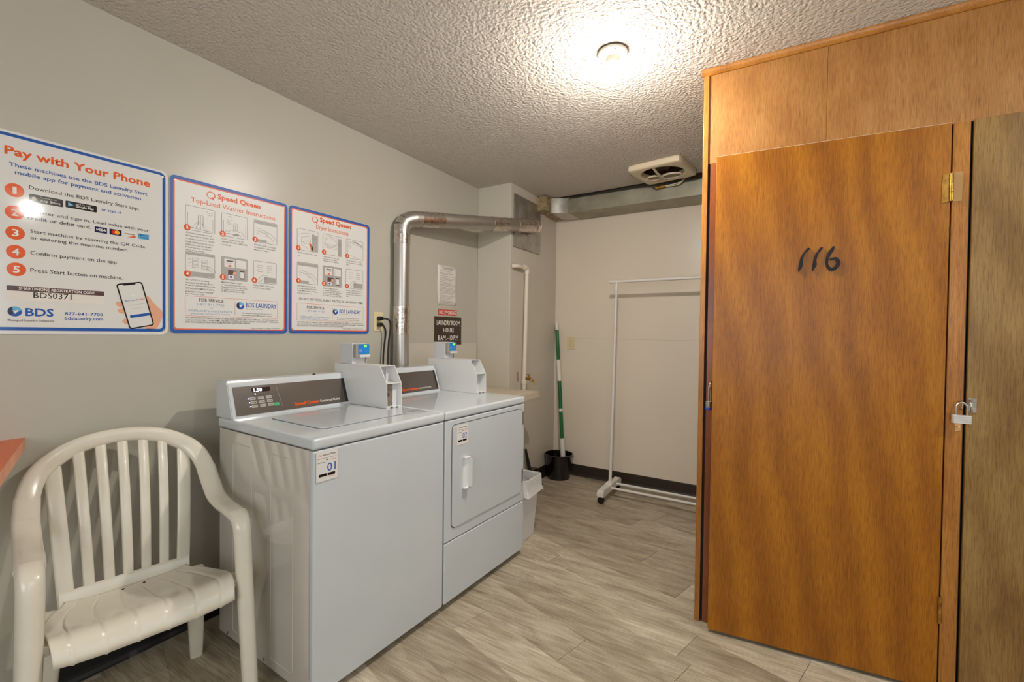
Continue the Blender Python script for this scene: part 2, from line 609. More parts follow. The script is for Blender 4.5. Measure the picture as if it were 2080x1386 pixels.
PW, PL = 0.186, 1.22
ang = math.radians(-15.5)
ea = Vector((math.cos(ang), math.sin(ang))); eb = Vector((-math.sin(ang), math.cos(ang)))
org = Vector((1.419, 0.653))          # a plank corner
rng = random.Random(7)
offs = {0: 0.0, 1: -0.86, 2: 0.30, -1: -0.43, 3: -0.55, 4: 0.1, 5: -0.2}
for row in range(-22, 20):
    off = offs.get(row, rng.uniform(0, PL))
    for k in range(-6, 7):
        a0 = off + k * PL
        P = [org + ea * (a0 + da) + eb * (row * PW + db) for da, db in ((0, 0), (PL, 0), (PL, PW), (0, PW))]
        cen = sum(P, Vector((0, 0))) / 4
        P = [p + (cen - p).normalized() * 0.0008 for p in P]
        P = clip_rect(P, FX0 + 0.001, FX1 - 0.001, FY0 + 0.001, FY1 - 0.001)
        if len(P) < 3:
            continue
        area = abs(sum(P[i - 1].x * P[i].y - P[i].x * P[i - 1].y for i in range(len(P)))) / 2
        if area < 0.002:
            continue
        c = sum(P, Vector((0, 0))) / len(P)
        bm = B()
        lo = [bm.verts.new((p.x, p.y, -0.003)) for p in P]
        mi = [bm.verts.new((p.x, p.y, -0.0007)) for p in P]
        hi = [bm.verts.new((p.x + (c - p).normalized().x * 0.0012, p.y + (c - p).normalized().y * 0.0012, 0.0)) for p in P]
        n = len(P)
        for q, w in ((lo, mi), (mi, hi)):
            for j in range(n):
                bm.faces.new((q[j], q[(j + 1) % n], w[(j + 1) % n], w[j]))
        bm.faces.new(hi); bm.faces.new(list(reversed(lo)))
        obj('plank', bm, 'plank', floor)

# ---- walls
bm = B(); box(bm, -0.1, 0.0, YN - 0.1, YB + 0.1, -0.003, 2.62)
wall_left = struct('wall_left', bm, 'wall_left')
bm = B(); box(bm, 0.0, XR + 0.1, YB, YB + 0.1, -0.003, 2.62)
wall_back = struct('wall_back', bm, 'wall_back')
bm = B(); stroke_into(bm, [(0.45, 1.239), (1.0, 1.236), (XR, 1.231)], 0.0025, plane_mat((0, YB, 0), (1, 0, 0), (0, 0, 1)), 0.0006)
obj('wallboard_seam', bm, 'panel_white', wall_back)
bm = B(); box(bm, 0.0, XC, YC, YB, 0.0, 2.60, 0.004)
struct('wall_corner', bm, 'wall')
# right-hand wall and the wall behind the camera, each with an opening added for a fill light
def wall_with_hole(bm, ax, pos0, pos1, a0, a1, h0, h1, z0, z1):
    def bx(p, q, zz0, zz1):
        if ax == 'x': box(bm, pos0, pos1, p, q, zz0, zz1)
        else: box(bm, p, q, pos0, pos1, zz0, zz1)
    bx(a0, h0, -0.003, 2.62); bx(h1, a1, -0.003, 2.62); bx(h0, h1, -0.003, z0); bx(h0, h1, z1, 2.62)
bm = B(); wall_with_hole(bm, 'x', XR, XR + 0.1, YN - 0.1, YB, -1.6, 0.4, 0.8, 2.1)
struct('wall_right', bm, 'wall')
bm = B(); wall_with_hole(bm, 'y', YN - 0.1, YN, 0.0, XR, 1.1, 3.5, 0.85, 2.15)
struct('wall_near', bm, 'wall')
for n_, (ax, p, h0, h1, z0, z1) in enumerate((('x', XR + 0.05, -1.6, 0.4, 0.8, 2.1), ('y', YN - 0.05, 1.1, 3.5, 0.85, 2.15)), 1):
    bm = B()
    for q0, q1, w0, w1 in ((h0, h1, z0, z0 + 0.05), (h0, h1, z1 - 0.05, z1), (h0, h0 + 0.05, z0 + 0.05, z1 - 0.05), (h1 - 0.05, h1, z0 + 0.05, z1 - 0.05), ((h0 + h1) / 2 - 0.025, (h0 + h1) / 2 + 0.025, z0 + 0.05, z1 - 0.05)):
        if ax == 'x': box(bm, p - 0.02, p + 0.02, q0, q1, w0, w1)
        else: box(bm, q0, q1, p - 0.02, p + 0.02, w0, w1)
    struct('window_%d' % n_, bm, 'white_plastic')  # frames of made-up windows, added around the fill-light openings

# ---- ceiling: ragged where it was torn away in front of the duct, open above the fan
rng = random.Random(3)
edge = []
x = 0.3
while x < XR:
    base = 2.584 - 0.020 / (1 + math.exp(-(x - 1.0) / 0.12))
    if 1.2 < x < 1.75:
        base -= 0.045 * math.exp(-((x - 1.5) / 0.16) ** 2)
    edge.append((x, base + rng.uniform(-0.004, 0.005)))
    x += rng.uniform(0.02, 0.045)
edge.append((XR, 2.585))
HX0, HX1, HY0, HY1 = 1.25, 1.53, 2.24, 2.51      # fan opening
bm = B()
box(bm, 0.0, XR, YN, HY0, H, H + 0.02)
box(bm, 0.0, HX0, HY0, HY1, H, H + 0.02)
box(bm, HX1, XR, HY0, HY1, H, H + 0.02)
prism(bm, [(0.3, HY1, H), (XR, HY1, H)] + [(a, b, H) for a, b in reversed(edge)], (0, 0, 0.02))
struct('ceiling', bm, 'ceiling')
bm = B(); box(bm, -0.1, XR + 0.1, YN - 0.1, YB + 0.1, 2.62, 2.68)
struct('ceiling_upper', bm, 'dark_gap')

# ---- baseboards (low vinyl cove)
def cove(bm, p0, p1, nrm, h=0.1, t=0.004):
    p0, p1, n = Vector(p0), Vector(p1), Vector(nrm)
    prof = [(0.0005, 0.0), (0.016, 0.0), (0.012, 0.006), (0.006, 0.018), (t, 0.03), (t, h - 0.003), (t * 0.5, h), (0.0005, h)]
    prism(bm, [p0 + n * a + Vector((0, 0, z)) for a, z in prof], p1 - p0)
bm = B(); cove(bm, (0, YN, 0), (0, YC, 0), (1, 0, 0), 0.102)
struct('baseboard_left', bm, 'baseboard_black')
bm = B(); cove(bm, (XC, YB, 0), (XR, YB, 0), (0, -1, 0))
struct('baseboard_back', bm, 'baseboard')
bm = B(); cove(bm, (XC, YC, 0), (XC, YB - 0.017, 0), (1, 0, 0))
struct('baseboard_corner', bm, 'baseboard')

# ================================================================== washer and dryer
MX, MA = 0.8263, -0.0339      # front plane of the washer at its left corner, slight turn
def machine_loc(v):
    return (MX - v * math.sin(MA), v * math.cos(MA), 0.0)
TOP = 0.914

def machine_body(t, w, side):
    """cabinet, top panel, feet shared by both machines; u = x (front at 0), v = y"""
    bm = B(); box(bm, -0.655, -0.024, 0.004, w - 0.004, 0.03, 0.872, 0.004)
    cab = obj('cabinet', bm, side, t, 40)
    bm = B(); box(bm, -0.662, 0.003, 0.0, w, 0.8745, TOP, 0.011, 3)
    top = obj('top_panel', bm, 'enamel', t, 40)
    for u in (-0.6, -0.06):
        for v in (0.05, w - 0.05):
            bm = B(); lathe(bm, [(0.02, 0.0), (0.02, 0.012), (0.01, 0.014), (0.01, 0.035)], (u, v, 0), 14)
            obj('levelling_foot', bm, 'black', t, 30)
    return cab, top

# slope of the control console
CS0 = Vector((-0.552, 0, TOP)); CS1 = Vector((-0.600, 0, 1.050))
c_up = (CS1 - CS0).normalized()
def console_pm(v0):
    return plane_mat((CS0.x + 0.0015, v0, CS0.z), (0, 1, 0), c_up)

def console(t, v0, v1, name_word, text_x, words):
    prof = [(-0.69, TOP), (-0.69, 1.056), (-0.682, 1.066), (-0.616, 1.068), (-0.606, 1.064), (-0.600, 1.052), (-0.552, TOP)]
    bm = B(); prism(bm, [(u, v0, z) for u, z in prof], (0, v1 - v0, 0))
    es = [e for e in bm.edges if abs((e.verts[0].co - e.verts[1].co).y) < 1e-6]
    bmesh.ops.bevel(bm, geom=es, offset=0.004, segments=2, affect='EDGES')
    con = obj('console', bm, 'enamel', t, 40)
    pm = console_pm(v0)
    W = v1 - v0
    bm = B()
    pts = [pm @ Vector((x, y, 0.0)) for x, y in rrect(0.018, W - 0.014, 0.012, 0.133, 0.002, 2)]
    prism(bm, pts, pm.to_3x3() @ Vector((0, 0, 0.001)))
    obj('control_panel', bm, 'console_dark', con)
    bm = B()
    pts = [pm @ Vector((x, y, 0.0)) for x, y in ((W - 0.03, 0.0122), (W - 0.0142, 0.0122), (W - 0.0142, 0.1328), (W - 0.03, 0.1328))]
    prism(bm, pts, pm.to_3x3() @ Vector((0, 0, 0.0013)))
    obj('panel_edge', bm, 'console_edge', con)
    bm = B(); text_into(bm, 'Speed Queen', text_x, 0.026, 0.122, 0.0135, pm, 3, 0.0018)
    obj('lettering', bm, 'print_orange', con)
    bm = B(); text_into(bm, words, text_x + 0.128, 0.0265, 0.108, 0.0105, pm, 0, 0.0018)
    obj('lettering', bm, 'sign_white', con)
    return con, pm

def meter_case(t, v0, v1, lock):
    """open-fronted coin meter housing: folded sheet, sloped upper mouth, shelf and lock plate"""
    th = 0.003
    side = [(-0.672, TOP + 0.0008), (-0.672, 1.112), (-0.329, 1.112), (-0.281, 1.031), (-0.277, TOP + 0.0008)]
    bm = B()
    prism(bm, [(u, v0, z) for u, z in side], (0, th, 0))
    prism(bm, [(u, v1 - th, z) for u, z in side], (0, th, 0))
    box(bm, -0.672, -0.329, v0 + th, v1 - th, 1.109, 1.112)
    box(bm, -0.672, -0.669, v0 + th, v1 - th, TOP + 0.0008, 1.109)
    box(bm, -0.36, -0.281, v0 + th, v1 - th, 1.0285, 1.0315)
    box(bm, -0.34, -0.279, v0 + th, v1 - th, TOP + 0.0008, TOP + 0.006)
    case = obj('meter_case', bm, 'enamel_soft', t)
    bm = B(); box(bm, -0.362, -0.36, v0 + th, v1 - th, 1.0, 1.109)
    box(bm, -0.360, -0.350, v1 - 0.036, v1 - 0.032, 1.034, 1.105)
    obj('upper_recess', bm, 'reader_light', case)
    if lock:
        bm = B(); box(bm, -0.312, -0.308, v0 + th, v1 - 0.034, TOP + 0.006, 1.028)
        obj('lock_plate', bm, 'steel', case)
        bm = B(); box(bm, -0.3125, -0.305, v1 - 0.034, v1 - th, TOP + 0.006, 1.028)
        obj('inner_panel', bm, 'reader_light', case)
        bm = B()
        c = (-0.308, v0 + 0.026, 0.973)
        tube(bm, [c, (c[0] + 0.006, c[1], c[2])], 0.0125, 20)
        tube(bm, [(c[0] + 0.006, c[1], c[2]), (c[0] + 0.007, c[1], c[2])], 0.009, 20)
        obj('key_lock', bm, 'chrome', case, 40)
        bm = B(); box(bm, -0.3012, -0.3002, c[1] - 0.0015, c[1] + 0.0015, c[2] - 0.005, c[2] + 0.005)
        obj('keyhole', bm, 'black', case)
    else:
        bm = B(); box(bm, -0.335, -0.331, v0 + th, v1 - th, TOP + 0.006, 1.028)
        obj('inner_panel', bm, 'reader_light', case)
        bm = B(); box(bm, -0.330, -0.300, v0 + 0.006, v0 + 0.016, TOP + 0.012, 1.020)
        obj('latch_bar', bm, 'steel', case)
    bm = B()
    for q in (0.022, 0.055):
        box(bm, -0.2788, -0.2768, v0 + q, v0 + q + 0.014, TOP + 0.0015, TOP + 0.0045)
    obj('slot', bm, 'black', case)
    return case

def card_reader(t, v0):
    """housing on top of the meter case with a tap-to-pay reader on its face"""
    v1 = v0 + 0.092
    bm = B(); box(bm, -0.637, -0.541, v0, v1, 1.1125, 1.2155, 0.0025)
    rd = obj('card_reader', bm, 'reader_light', t, 40)
    bm = B(); box(bm, -0.541, -0.520, v0 + 0.006, v1 - 0.002, 1.143, 1.213, 0.004)
    obj('reader_bezel', bm, 'reader_grey', rd, 40)
    pm = plane_mat((-0.5198, v0, 1.143), (0, 1, 0), (0, 0, 1))
    bm = B(); poly_into(bm, rrect(0.020, 0.088, 0.018, 0.068, 0.003, 3), pm, 0.0006)
    obj('reader_label', bm, 'reader_blue', rd)
    bm = B(); poly_into(bm, rrect(0.026, 0.042, 0.027, 0.043, 0.002, 2), pm, 0.0012)
    for k, r in enumerate((0.004, 0.008, 0.012)):
        stroke_into(bm, [(0.055 + r * math.cos(a * 0.25 - 0.75) * 1.2, 0.036 + r * math.sin(a * 0.25 - 0.75)) for a in range(7)], 0.0018, pm, 0.0012)
    stroke_into(bm, [(0.081 + 0.005 * math.cos(0.9 + a * 0.6), 0.036 + 0.007 * math.sin(0.9 + a * 0.6)) for a in range(8)], 0.0016, pm, 0.0012)
    obj('tap_symbol', bm, 'print_lightblue', rd)
    bm = B(); poly_into(bm, rrect(0.055, 0.064, 0.053, 0.064, 0.002, 2), pm, 0.0012)
    poly_into(bm, rrect(0.066, 0.071, 0.053, 0.064, 0.001, 2), pm, 0.0012)
    obj('status_light', bm, 'led_green', rd)
    bm = B(); box(bm, -0.520, -0.511, v0 + 0.026, v1 - 0.003, 1.144, 1.158, 0.003)
    obj('card_slot_lip', bm, 'reader_light', rd, 40)
    bm = B(); box(bm, -0.5405, -0.5395, v1 - 0.014, v1 - 0.004, 1.115, 1.143)
    obj('gap', bm, 'reader_grey', rd)
    return rd

def sticker(t, v0, v1, z0, z1, number):
    w, h = v1 - v0, z1 - z0
    pm = plane_mat((0.0022, v0, z0), (0, 1, 0), (0, 0, 1))
    bm = B(); prism(bm, [pm @ Vector((x, y, -0.0004)) for x, y in rrect(0, w, 0, h, 0.003, 3)], pm.to_3x3() @ Vector((0, 0, 0.0006)))
    st = obj('sticker', bm, 'print_white', t)
    bm = B(); text_into(bm, number, w * 0.50, h * 0.30, w * 0.40, h * 0.27, pm, 0, 0.0005)
    obj('lettering', bm, 'print_blue', st)
    def line(mat, *a, **k):
        bm = B(); text_into(bm, *a, **k); obj('lettering', bm, mat, st)
    for mat, txt, x, y, ww_, hh_ in (('print_orange', 'Pay', 0.10, 0.84, 0.16, 0.06), ('print_orange', 'using the app', 0.62, 0.66, 0.32, 0.03), ('print_orange', 'bdslaundry', 0.62, 0.12, 0.2, 0.03),
                                     ('print_black', 'with your Phone', 0.29, 0.84, 0.60, 0.06), ('print_black', 'OR', 0.44, 0.665, 0.12, 0.06), ('print_black', 'Scan QR Code', 0.06, 0.61, 0.34, 0.035)):
        line(mat, txt, w * x, h * y, w * ww_, h * hh_, pm, 0, 0.0005)
    bm = B(); stroke_into(bm, [(w * 0.04, h * 0.755), (w * 0.96, h * 0.755)], 0.0006, pm, 0.0005); obj('rule_line', bm, 'print_black', st)
    for q in (0.12, 0.52):
        bm = B(); poly_into(bm, rrect(w * q, w * (q + 0.36), h * 0.155, h * 0.245, 0.001, 2), pm, 0.0005); obj('store_badge', bm, 'print_black', st)
    return st

# ------------------------------------------------------------------ washer
washer = thing('washing_machine', 'white top-load coin washing machine marked 01 beside the plastic chair', 'washing machine', machine_loc(0), MA)
WW = 0.651
cab, top = machine_body(washer, WW - 0.0015, 'enamel_side')
bm = B(); box(bm, -0.022, 0.0, 0.003, WW - 0.005, 0.03, 0.8715, 0.006, 3)
obj('front_panel', bm, 'enamel', washer, 40)
# pressed panels on the side
for u0, u1 in ((-0.543, -0.397), (-0.265, -0.118)):
    bm = B()
    o_, i_ = rrect(u0, u1, 0.068, 0.828, 0.012, 4), rrect(u0 + 0.004, u1 - 0.004, 0.072, 0.824, 0.009, 4)
    m_ = rrect(u0 + 0.002, u1 - 0.002, 0.070, 0.826, 0.0105, 4)
    R3 = [[bm.verts.new((a, y_, b)) for a, b in L] for L, y_ in ((o_, 0.0041), (m_, 0.0026), (i_, 0.0041))]
    for A_, B2 in zip(R3, R3[1:]):
        for k in range(len(A_)):
            bm.faces.new((A_[k], A_[(k + 1) % len(A_)], B2[(k + 1) % len(A_)], B2[k]))
    obj('pressed_panel', bm, 'enamel_side', cab, 50)
for u, z in ((-0.58, 0.046), (-0.305, 0.049), (-0.04, 0.05)):
    bm = B(); tube(bm, [(u, 0.004, z), (u, 0.001, z)], 0.0055, 12)
    obj('screw', bm, 'steel', cab, 30)
# lid
bm = B()
prism(bm, [(a, b, TOP + 0.0002) for a, b in rrect(-0.47, -0.113, 0.11, 0.53, 0.03, 6)], (0, 0, 0.0008))
obj('lid_gap', bm, 'seam', top)
bm = B()
prism(bm, [(a, b, TOP + 0.0005) for a, b in rrect(-0.468, -0.1155, 0.1125, 0.5275, 0.029, 6)], (0, 0, 0.0035))
es = [e for e in bm.edges if all(v.co.z > TOP + 0.003 for v in e.verts)]
bmesh.ops.bevel(bm, geom=es, offset=0.002, segments=2, affect='EDGES')
lid = obj('lid', bm, 'enamel', washer, 40)
bm = B(); box(bm, -0.1, -0.086, 0.28, 0.37, TOP - 0.0005, TOP + 0.0022, 0.001)
obj('lid_finger_ridge', bm, 'enamel', lid, 40)
con, pm = console(washer, 0.006, 0.566, 'Commercial Washer', 0.265, 'Commercial Washer')
# display, keys and lights on the console
bm = B(); poly_into(bm, rrect(0.092, 0.170, 0.104, 0.123, 0.002, 2), pm, 0.0018); obj('display', bm, 'display', con)
bm = B(); text_into(bm, '1.50', 0.1, 0.1065, 0.034, 0.0135, pm, 1, 0.0026); obj('display_digits', bm, 'digit', con)
for r in range(3):
    for k in range(3):
        x0 = 0.078 + k * 0.034 + r * 0.002; y0 = 0.072 - r * 0.0165
        bm = B(); pts = [pm @ Vector((x, y, 0.001)) for x, y in rrect(x0, x0 + 0.024, y0, y0 + 0.0115, 0.002, 2)]
        prism(bm, pts, pm.to_3x3() @ Vector((0, 0, 0.0012)))
        kb = obj('key', bm, 'button_grey', con)
    bm = B(); disc_into(bm, 0.0735 + r * 0.002, 0.078 - r * 0.0165, 0.0022, 0.0022, pm, 0.0022, 12); obj('indicator_light', bm, 'led_blue', con)
    bm = B(); stroke_into(bm, [(0.062 + r * 0.002, 0.078 - r * 0.0165), (0.07 + r * 0.002, 0.078 - r * 0.0165)], 0.002, pm, 0.0018); obj('lettering', bm, 'print_grey', con)
bm = B()
for w_, x_, y_ in (('WASH', 0.098, 0.088), ('RINSE', 0.116, 0.0895), ('SPIN', 0.135, 0.0905), ('LID', 0.152, 0.092)):
    text_into(bm, w_, x_, y_, 0.011, 0.0035, pm, 0, 0.0018)
for r, ws in enumerate((('NORMAL', 'HOT', 'LIGHT'), ('PERM', 'WARM', 'MEDIUM'), ('DELICATE', 'COLD', 'HEAVY'))):
    for k, w_ in enumerate(ws):
        text_into(bm, w_, 0.081 + k * 0.034 + r * 0.002, 0.0758 - r * 0.0165, 0.018, 0.004, pm, 0, 0.0027)
obj('lettering', bm, 'print_ink', con)
bm = B(); disc_into(bm, 0.104, 0.0965, 0.0022, 0.0022, pm, 0.0022, 12); obj('indicator_light', bm, 'led_blue', con)
bm = B(); pts = [pm @ Vector((x, y, 0.001)) for x, y in rrect(0.176, 0.198, 0.036, 0.05, 0.002, 2)]
prism(bm, pts, pm.to_3x3() @ Vector((0, 0, 0.0013))); obj('start_key', bm, 'button_green', con)
bm = B(); stroke_into(bm, [(0.198, 0.12), (0.2105, 0.032)], 0.0012, pm, 0.0018); obj('divider_line', bm, 'print_grey', con)
bm = B(); tube(bm, [(-0.614, 0.4, 1.0645), (-0.608, 0.4, 1.0665)], 0.0075, 16); obj('plug_button', bm, plain('dark_red_plug', (58, 22, 20), 0.4), con, 30)
meter_case(washer, 0.5575, 0.6495, True)
card_reader(washer, 0.562)
sticker(washer, 0.012, 0.094, 0.765, 0.868, '01')
pmw = plane_mat((0, 0, TOP + 0.0004), (0, 1, 0), (-1, 0, 0))
bm = B()
text_into(bm, 'CAUTION', 0.572, 0.085, 0.05, 0.008, pmw, 2, 0.0004)
obj('warning_print', bm, 'print_ink', top)
for k in range(4):
    bm = B(); text_into(bm, 'do not put hand in until tub stops', 0.566, 0.12 + k * 0.013, 0.068, 0.005, pmw, 0, 0.0004); obj('warning_print', bm, 'print_ink', top)

# ------------------------------------------------------------------ dryer
DW = 0.683
dryer = thing('clothes_dryer', 'white front-load clothes dryer marked 02 beside the lidless bin', 'dryer', machine_loc(WW), MA)
dryer['label'] = 'white front-loading clothes dryer marked 02 between the washer and the bin'
cab, top = machine_body(dryer, DW, 'enamel')
bm = B(); box(bm, -0.022, 0.0, 0.004, DW - 0.004, 0.3125, 0.8715, 0.006, 3)
obj('front_panel', bm, 'enamel', dryer, 40)
bm = B(); box(bm, -0.022, 0.0, 0.004, DW - 0.004, 0.03, 0.3085, 0.006, 3)
obj('lower_panel', bm, 'enamel', dryer, 40)
d0, d1, e0, e1 = 0.05, 0.648, 0.369, 0.846
bm = B(); prism(bm, [(0.0002, a, b) for a, b in rrect(d0 - 0.0035, d1 + 0.0035, e0 - 0.0035, e1 + 0.0035, 0.024, 6)], (0.0006, 0, 0))
obj('door_gap', bm, 'seam', dryer)
bm = B(); prism(bm, [(0.0003, a, b) for a, b in rrect(d0, d1, e0, e1, 0.022, 6)], (0.005, 0, 0))
es = [e for e in bm.edges if all(v.co.x > 0.004 for v in e.verts)]
bmesh.ops.bevel(bm, geom=es, offset=0.003, segments=2, affect='EDGES')
door = obj('door', bm, 'enamel', dryer, 40)
# pull: a recessed plate with a raised curled lip
bm = B()
prof = [(0.005, -0.024), (0.0065, -0.024), (0.010, -0.006), (0.022, 0.002), (0.038, 0.004), (0.038, 0.009), (0.020, 0.009), (0.012, 0.014), (0.005, 0.016)]
prism(bm, [(u, 0.147 + k, 0.539) for u, k in prof], (0, 0, 0.142))
es = [e for e in bm.edges if abs((e.verts[0].co - e.verts[1].co).z) < 1e-6]
bmesh.ops.bevel(bm, geom=es, offset=0.004, segments=2, affect='EDGES')
pull = obj('door_pull', bm, 'enamel_soft', door, 40)
for z_ in (0.535, 0.679):
    bm = B(); box(bm, 0.005, 0.024, 0.122, 0.160, z_, z_ + 0.006, 0.002); obj('pull_end', bm, 'enamel_soft', pull, 40)
for z in (0.464, 0.792):
    bm = B(); box(bm, 0.001, 0.009, d1 + 0.001, d1 + 0.012, z - 0.037, z + 0.037, 0.002); obj('hinge', bm, 'steel', door, 30)
sticker(dryer, 0.076, 0.158, 0.748, 0.842, '02').location.x = 0.0042
con, pm = console(dryer, 0.006, 0.574, 'Commercial Dryer', 0.258, 'Commercial Dryer')
meter_case(dryer, 0.59, 0.682, False)
card_reader(dryer, 0.596)
pmw = plane_mat((0, 0, TOP + 0.0004), (0, 1, 0), (-1, 0, 0))
bm = B()
text_into(bm, 'WARNING', 0.598, 0.085, 0.05, 0.006, pmw, 1, 0.0004)
obj('warning_print', bm, 'pink_tag', top)
bm = B()
text_into(bm, 'fire hazard', 0.598, 0.105, 0.06, 0.005, pmw, 0, 0.0004)
obj('warning_print', bm, 'pink_tag', top)

# ================================================================== plastic armchair
chair = thing('plastic_chair', 'cream moulded plastic armchair with slatted back against the wall', 'chair', (0.2064, -0.2864, 0), -0.1666)
Zv = Vector((0, 0, 1))
# hoop: back arch running out into the arms and down the front legs (a forward, b sideways, z)
half = [(-0.1245, 0.0, 0.8849), (-0.1246, 0.0781, 0.8757), (-0.1175, 0.1503, 0.849), (-0.0867, 0.2158, 0.7974), (-0.0398, 0.2423, 0.7311), (0.0144, 0.2465, 0.6769),
        (0.0705, 0.2463, 0.6439), (0.1446, 0.2475, 0.6316), (0.2304, 0.2477, 0.6315), (0.295, 0.2496, 0.6278)]
def hoop_ref(p):
    t = max(0.0, min(1.0, (p[2] - 0.64) / 0.22))
    s = math.copysign(1, p[1]) if abs(p[1]) > 1e-6 else 0
    return Vector((0, s * (1 - t) + (p[1] / 0.2) * t * 0.8, t * 1.0))
arch = [(a, -b, z) for a, b, z in reversed(half[1:6])] + [h for h in half[:6]]
sm = catmull(arch, 5)
bm = B(); sweep(bm, sm, [0.025 + 0.006 * abs(p[1]) / 0.27 for p in sm], [0.015] * len(sm), [hoop_ref(p) for p in sm])
obj('back_rail', bm, 'chair', chair, 60)
for s in (-1, 1):
    pts = catmull([(a, s * b, z) for a, b, z in half[4:]], 5)
    bm = B(); sweep(bm, pts, [0.032] * len(pts), [0.014] * len(pts), [hoop_ref(p) for p in pts])
    obj('armrest', bm, 'chair', chair, 60)
    lp = catmull([(0.285, s * 0.2495, 0.632), (0.318, s * 0.2500, 0.616), (0.334, s * 0.2505, 0.575), (0.345, s * 0.254, 0.42), (0.357, s * 0.261, 0.2), (0.368, s * 0.267, 0.0)], 5)
    n = len(lp)
    bm = B(); sweep(bm, lp, [0.030 - 0.006 * i / n for i in range(n)], [0.018 + 0.008 * min(1, i / 8) for i in range(n)], [Vector((0.25, s, 0)) for _ in lp])
    obj('leg', bm, 'chair', chair, 60)
    rp = catmull([(0.028, s * 0.182, 0.366), (0.005, s * 0.196, 0.22), (-0.03, s * 0.208, 0.0)], 4)
    n = len(rp)
    bm = B(); sweep(bm, rp, [0.036 - 0.017 * i / n for i in range(n)], [0.024 - 0.008 * i / n for i in range(n)], [Vector((0.1, 1, 0)) for _ in rp], pw=4)
    obj('leg', bm, 'chair', chair, 60)
    # web between seat and front leg
    bm = B(); box(bm, 0.285, 0.345, min(s * 0.215, s * 0.245), max(s * 0.215, s * 0.245), 0.402, 0.43, 0.004); obj('seat_web', bm, 'chair', chair, 40)

# slats: (bottom side position, top side position, top height, half width)
SL = [(-0.157, -0.183, 0.792, 0.0215), (-0.1, -0.118, 0.836, 0.0148), (-0.049, -0.06, 0.852, 0.0148), (0.0, 0.0, 0.860, 0.0148), (0.049, 0.06, 0.852, 0.0148), (0.1, 0.118, 0.836, 0.0148), (0.157, 0.183, 0.792, 0.0215)]
def slat_pt(b0, b1, zt, s):
    z = 0.372 + (zt + 0.014 - 0.372) * s
    r = (z - 0.372) / 0.49
    return Vector((-0.002 - 0.121 * r + 0.016 * math.sin(r * math.pi) + 0.22 * b0 * b0 * (1 - r), b0 + (b1 - b0) * s, z))
for b0, b1, zt_, w in SL:
    pts = [slat_pt(b0, b1, zt_, k / 10) for k in range(11)]
    bm = B()
    sweep(bm, pts, [w * (1 + 0.06 * k / 10) for k in range(11)], [0.0065] * 11, [Vector((-0.8 * b0, 1, 0)) for _ in pts], 12, 3.2)
    obj('slat', bm, 'chair', chair, 60)
pts = [Vector((0.001 + 0.2 * b * b, b, 0.390)) for b in [0.176 * (k / 5 - 1) for k in range(11)]]
bm = B(); sweep(bm, pts, [0.028] * 11, [0.007] * 11, [Zv + Vector((-0.25, 0, 0)) for _ in pts], 12, 3)
obj('lower_rail', bm, 'chair', chair, 60)
# seat: dished shell with a rolled front lip and shallow lengthwise ribs
aa = [0.004, 0.02, 0.045, 0.07, 0.10, 0.14, 0.18, 0.22, 0.26, 0.295, 0.32, 0.34, 0.356, 0.368, 0.376, 0.381, 0.384]
zz = [0.384, 0.381, 0.381, 0.383, 0.386, 0.392, 0.400, 0.410, 0.421, 0.430, 0.434, 0.433, 0.428, 0.418, 0.404, 0.388, 0.372]
ww = [0.172, 0.160, 0.172, 0.190, 0.204, 0.214, 0.220, 0.223, 0.224, 0.223, 0.221, 0.219, 0.217, 0.215, 0.214, 0.213, 0.212]
NB = 120
bm = B(); rows = []
ribs = [-0.82, -0.5, -0.17, 0.17, 0.5, 0.82]
for a, z, w in zip(aa, zz, ww):
    row = []
    for k in range(NB + 1):
        t = k / NB * 2 - 1
        dz = 0.010 * t ** 4 - 0.0025 * (1 - t * t)
        if a > 0.03:
            for rb in ribs:
                dz -= 0.0035 * math.exp(-((t - rb) / 0.016) ** 2)
        row.append(bm.verts.new((a, t * w, z + dz)))
    rows.append(row)
for r0, r1 in zip(rows, rows[1:]):
    for k in range(NB):
        bm.faces.new((r0[k], r0[k + 1], r1[k + 1], r1[k]))
seat = obj('seat', bm, 'chair', chair, 50)
md = seat.modifiers.new('thickness', 'SOLIDIFY'); md.thickness = 0.005; md.offset = -1
for b_ in (-0.02, 0.037):
    bm = B(); lathe(bm, [(0.0042, 0.0), (0.0042, 0.0025)], (0.03, b_, 0.3775), 12); obj('drain_hole', bm, 'dark_gap', seat)

# ================================================================== orange counter end
counter = thing('orange_countertop', 'bright orange laminate countertop corner on the wall above the chair', 'countertop', (0.0, -0.9, 0.0))
out = [(0.001, 0.403), (0.50, 0.255), (0.50, -1.1), (0.001, -1.1)]
bm = B(); prism(bm, [(a, b, 0.9055) for a, b in out], (0, 0, 0.0015)); obj('laminate_top', bm, 'orange_top', counter)
bm = B(); prism(bm, [(a, b, 0.868) for a, b in out], (0, 0, 0.0374)); obj('board', bm, 'orange_edge', counter)
for y in (-0.2, -1.0):
    bm = B(); box(bm, 0.001, 0.03, y - 0.02, y + 0.02, 0.60, 0.8675); prism(bm, [(0.03, y - 0.01, 0.62), (0.03, y - 0.01, 0.8675), (0.36, y - 0.01, 0.8675), (0.36, y - 0.01, 0.845)], (0, 0.02, 0)); obj('bracket', bm, 'black', counter)

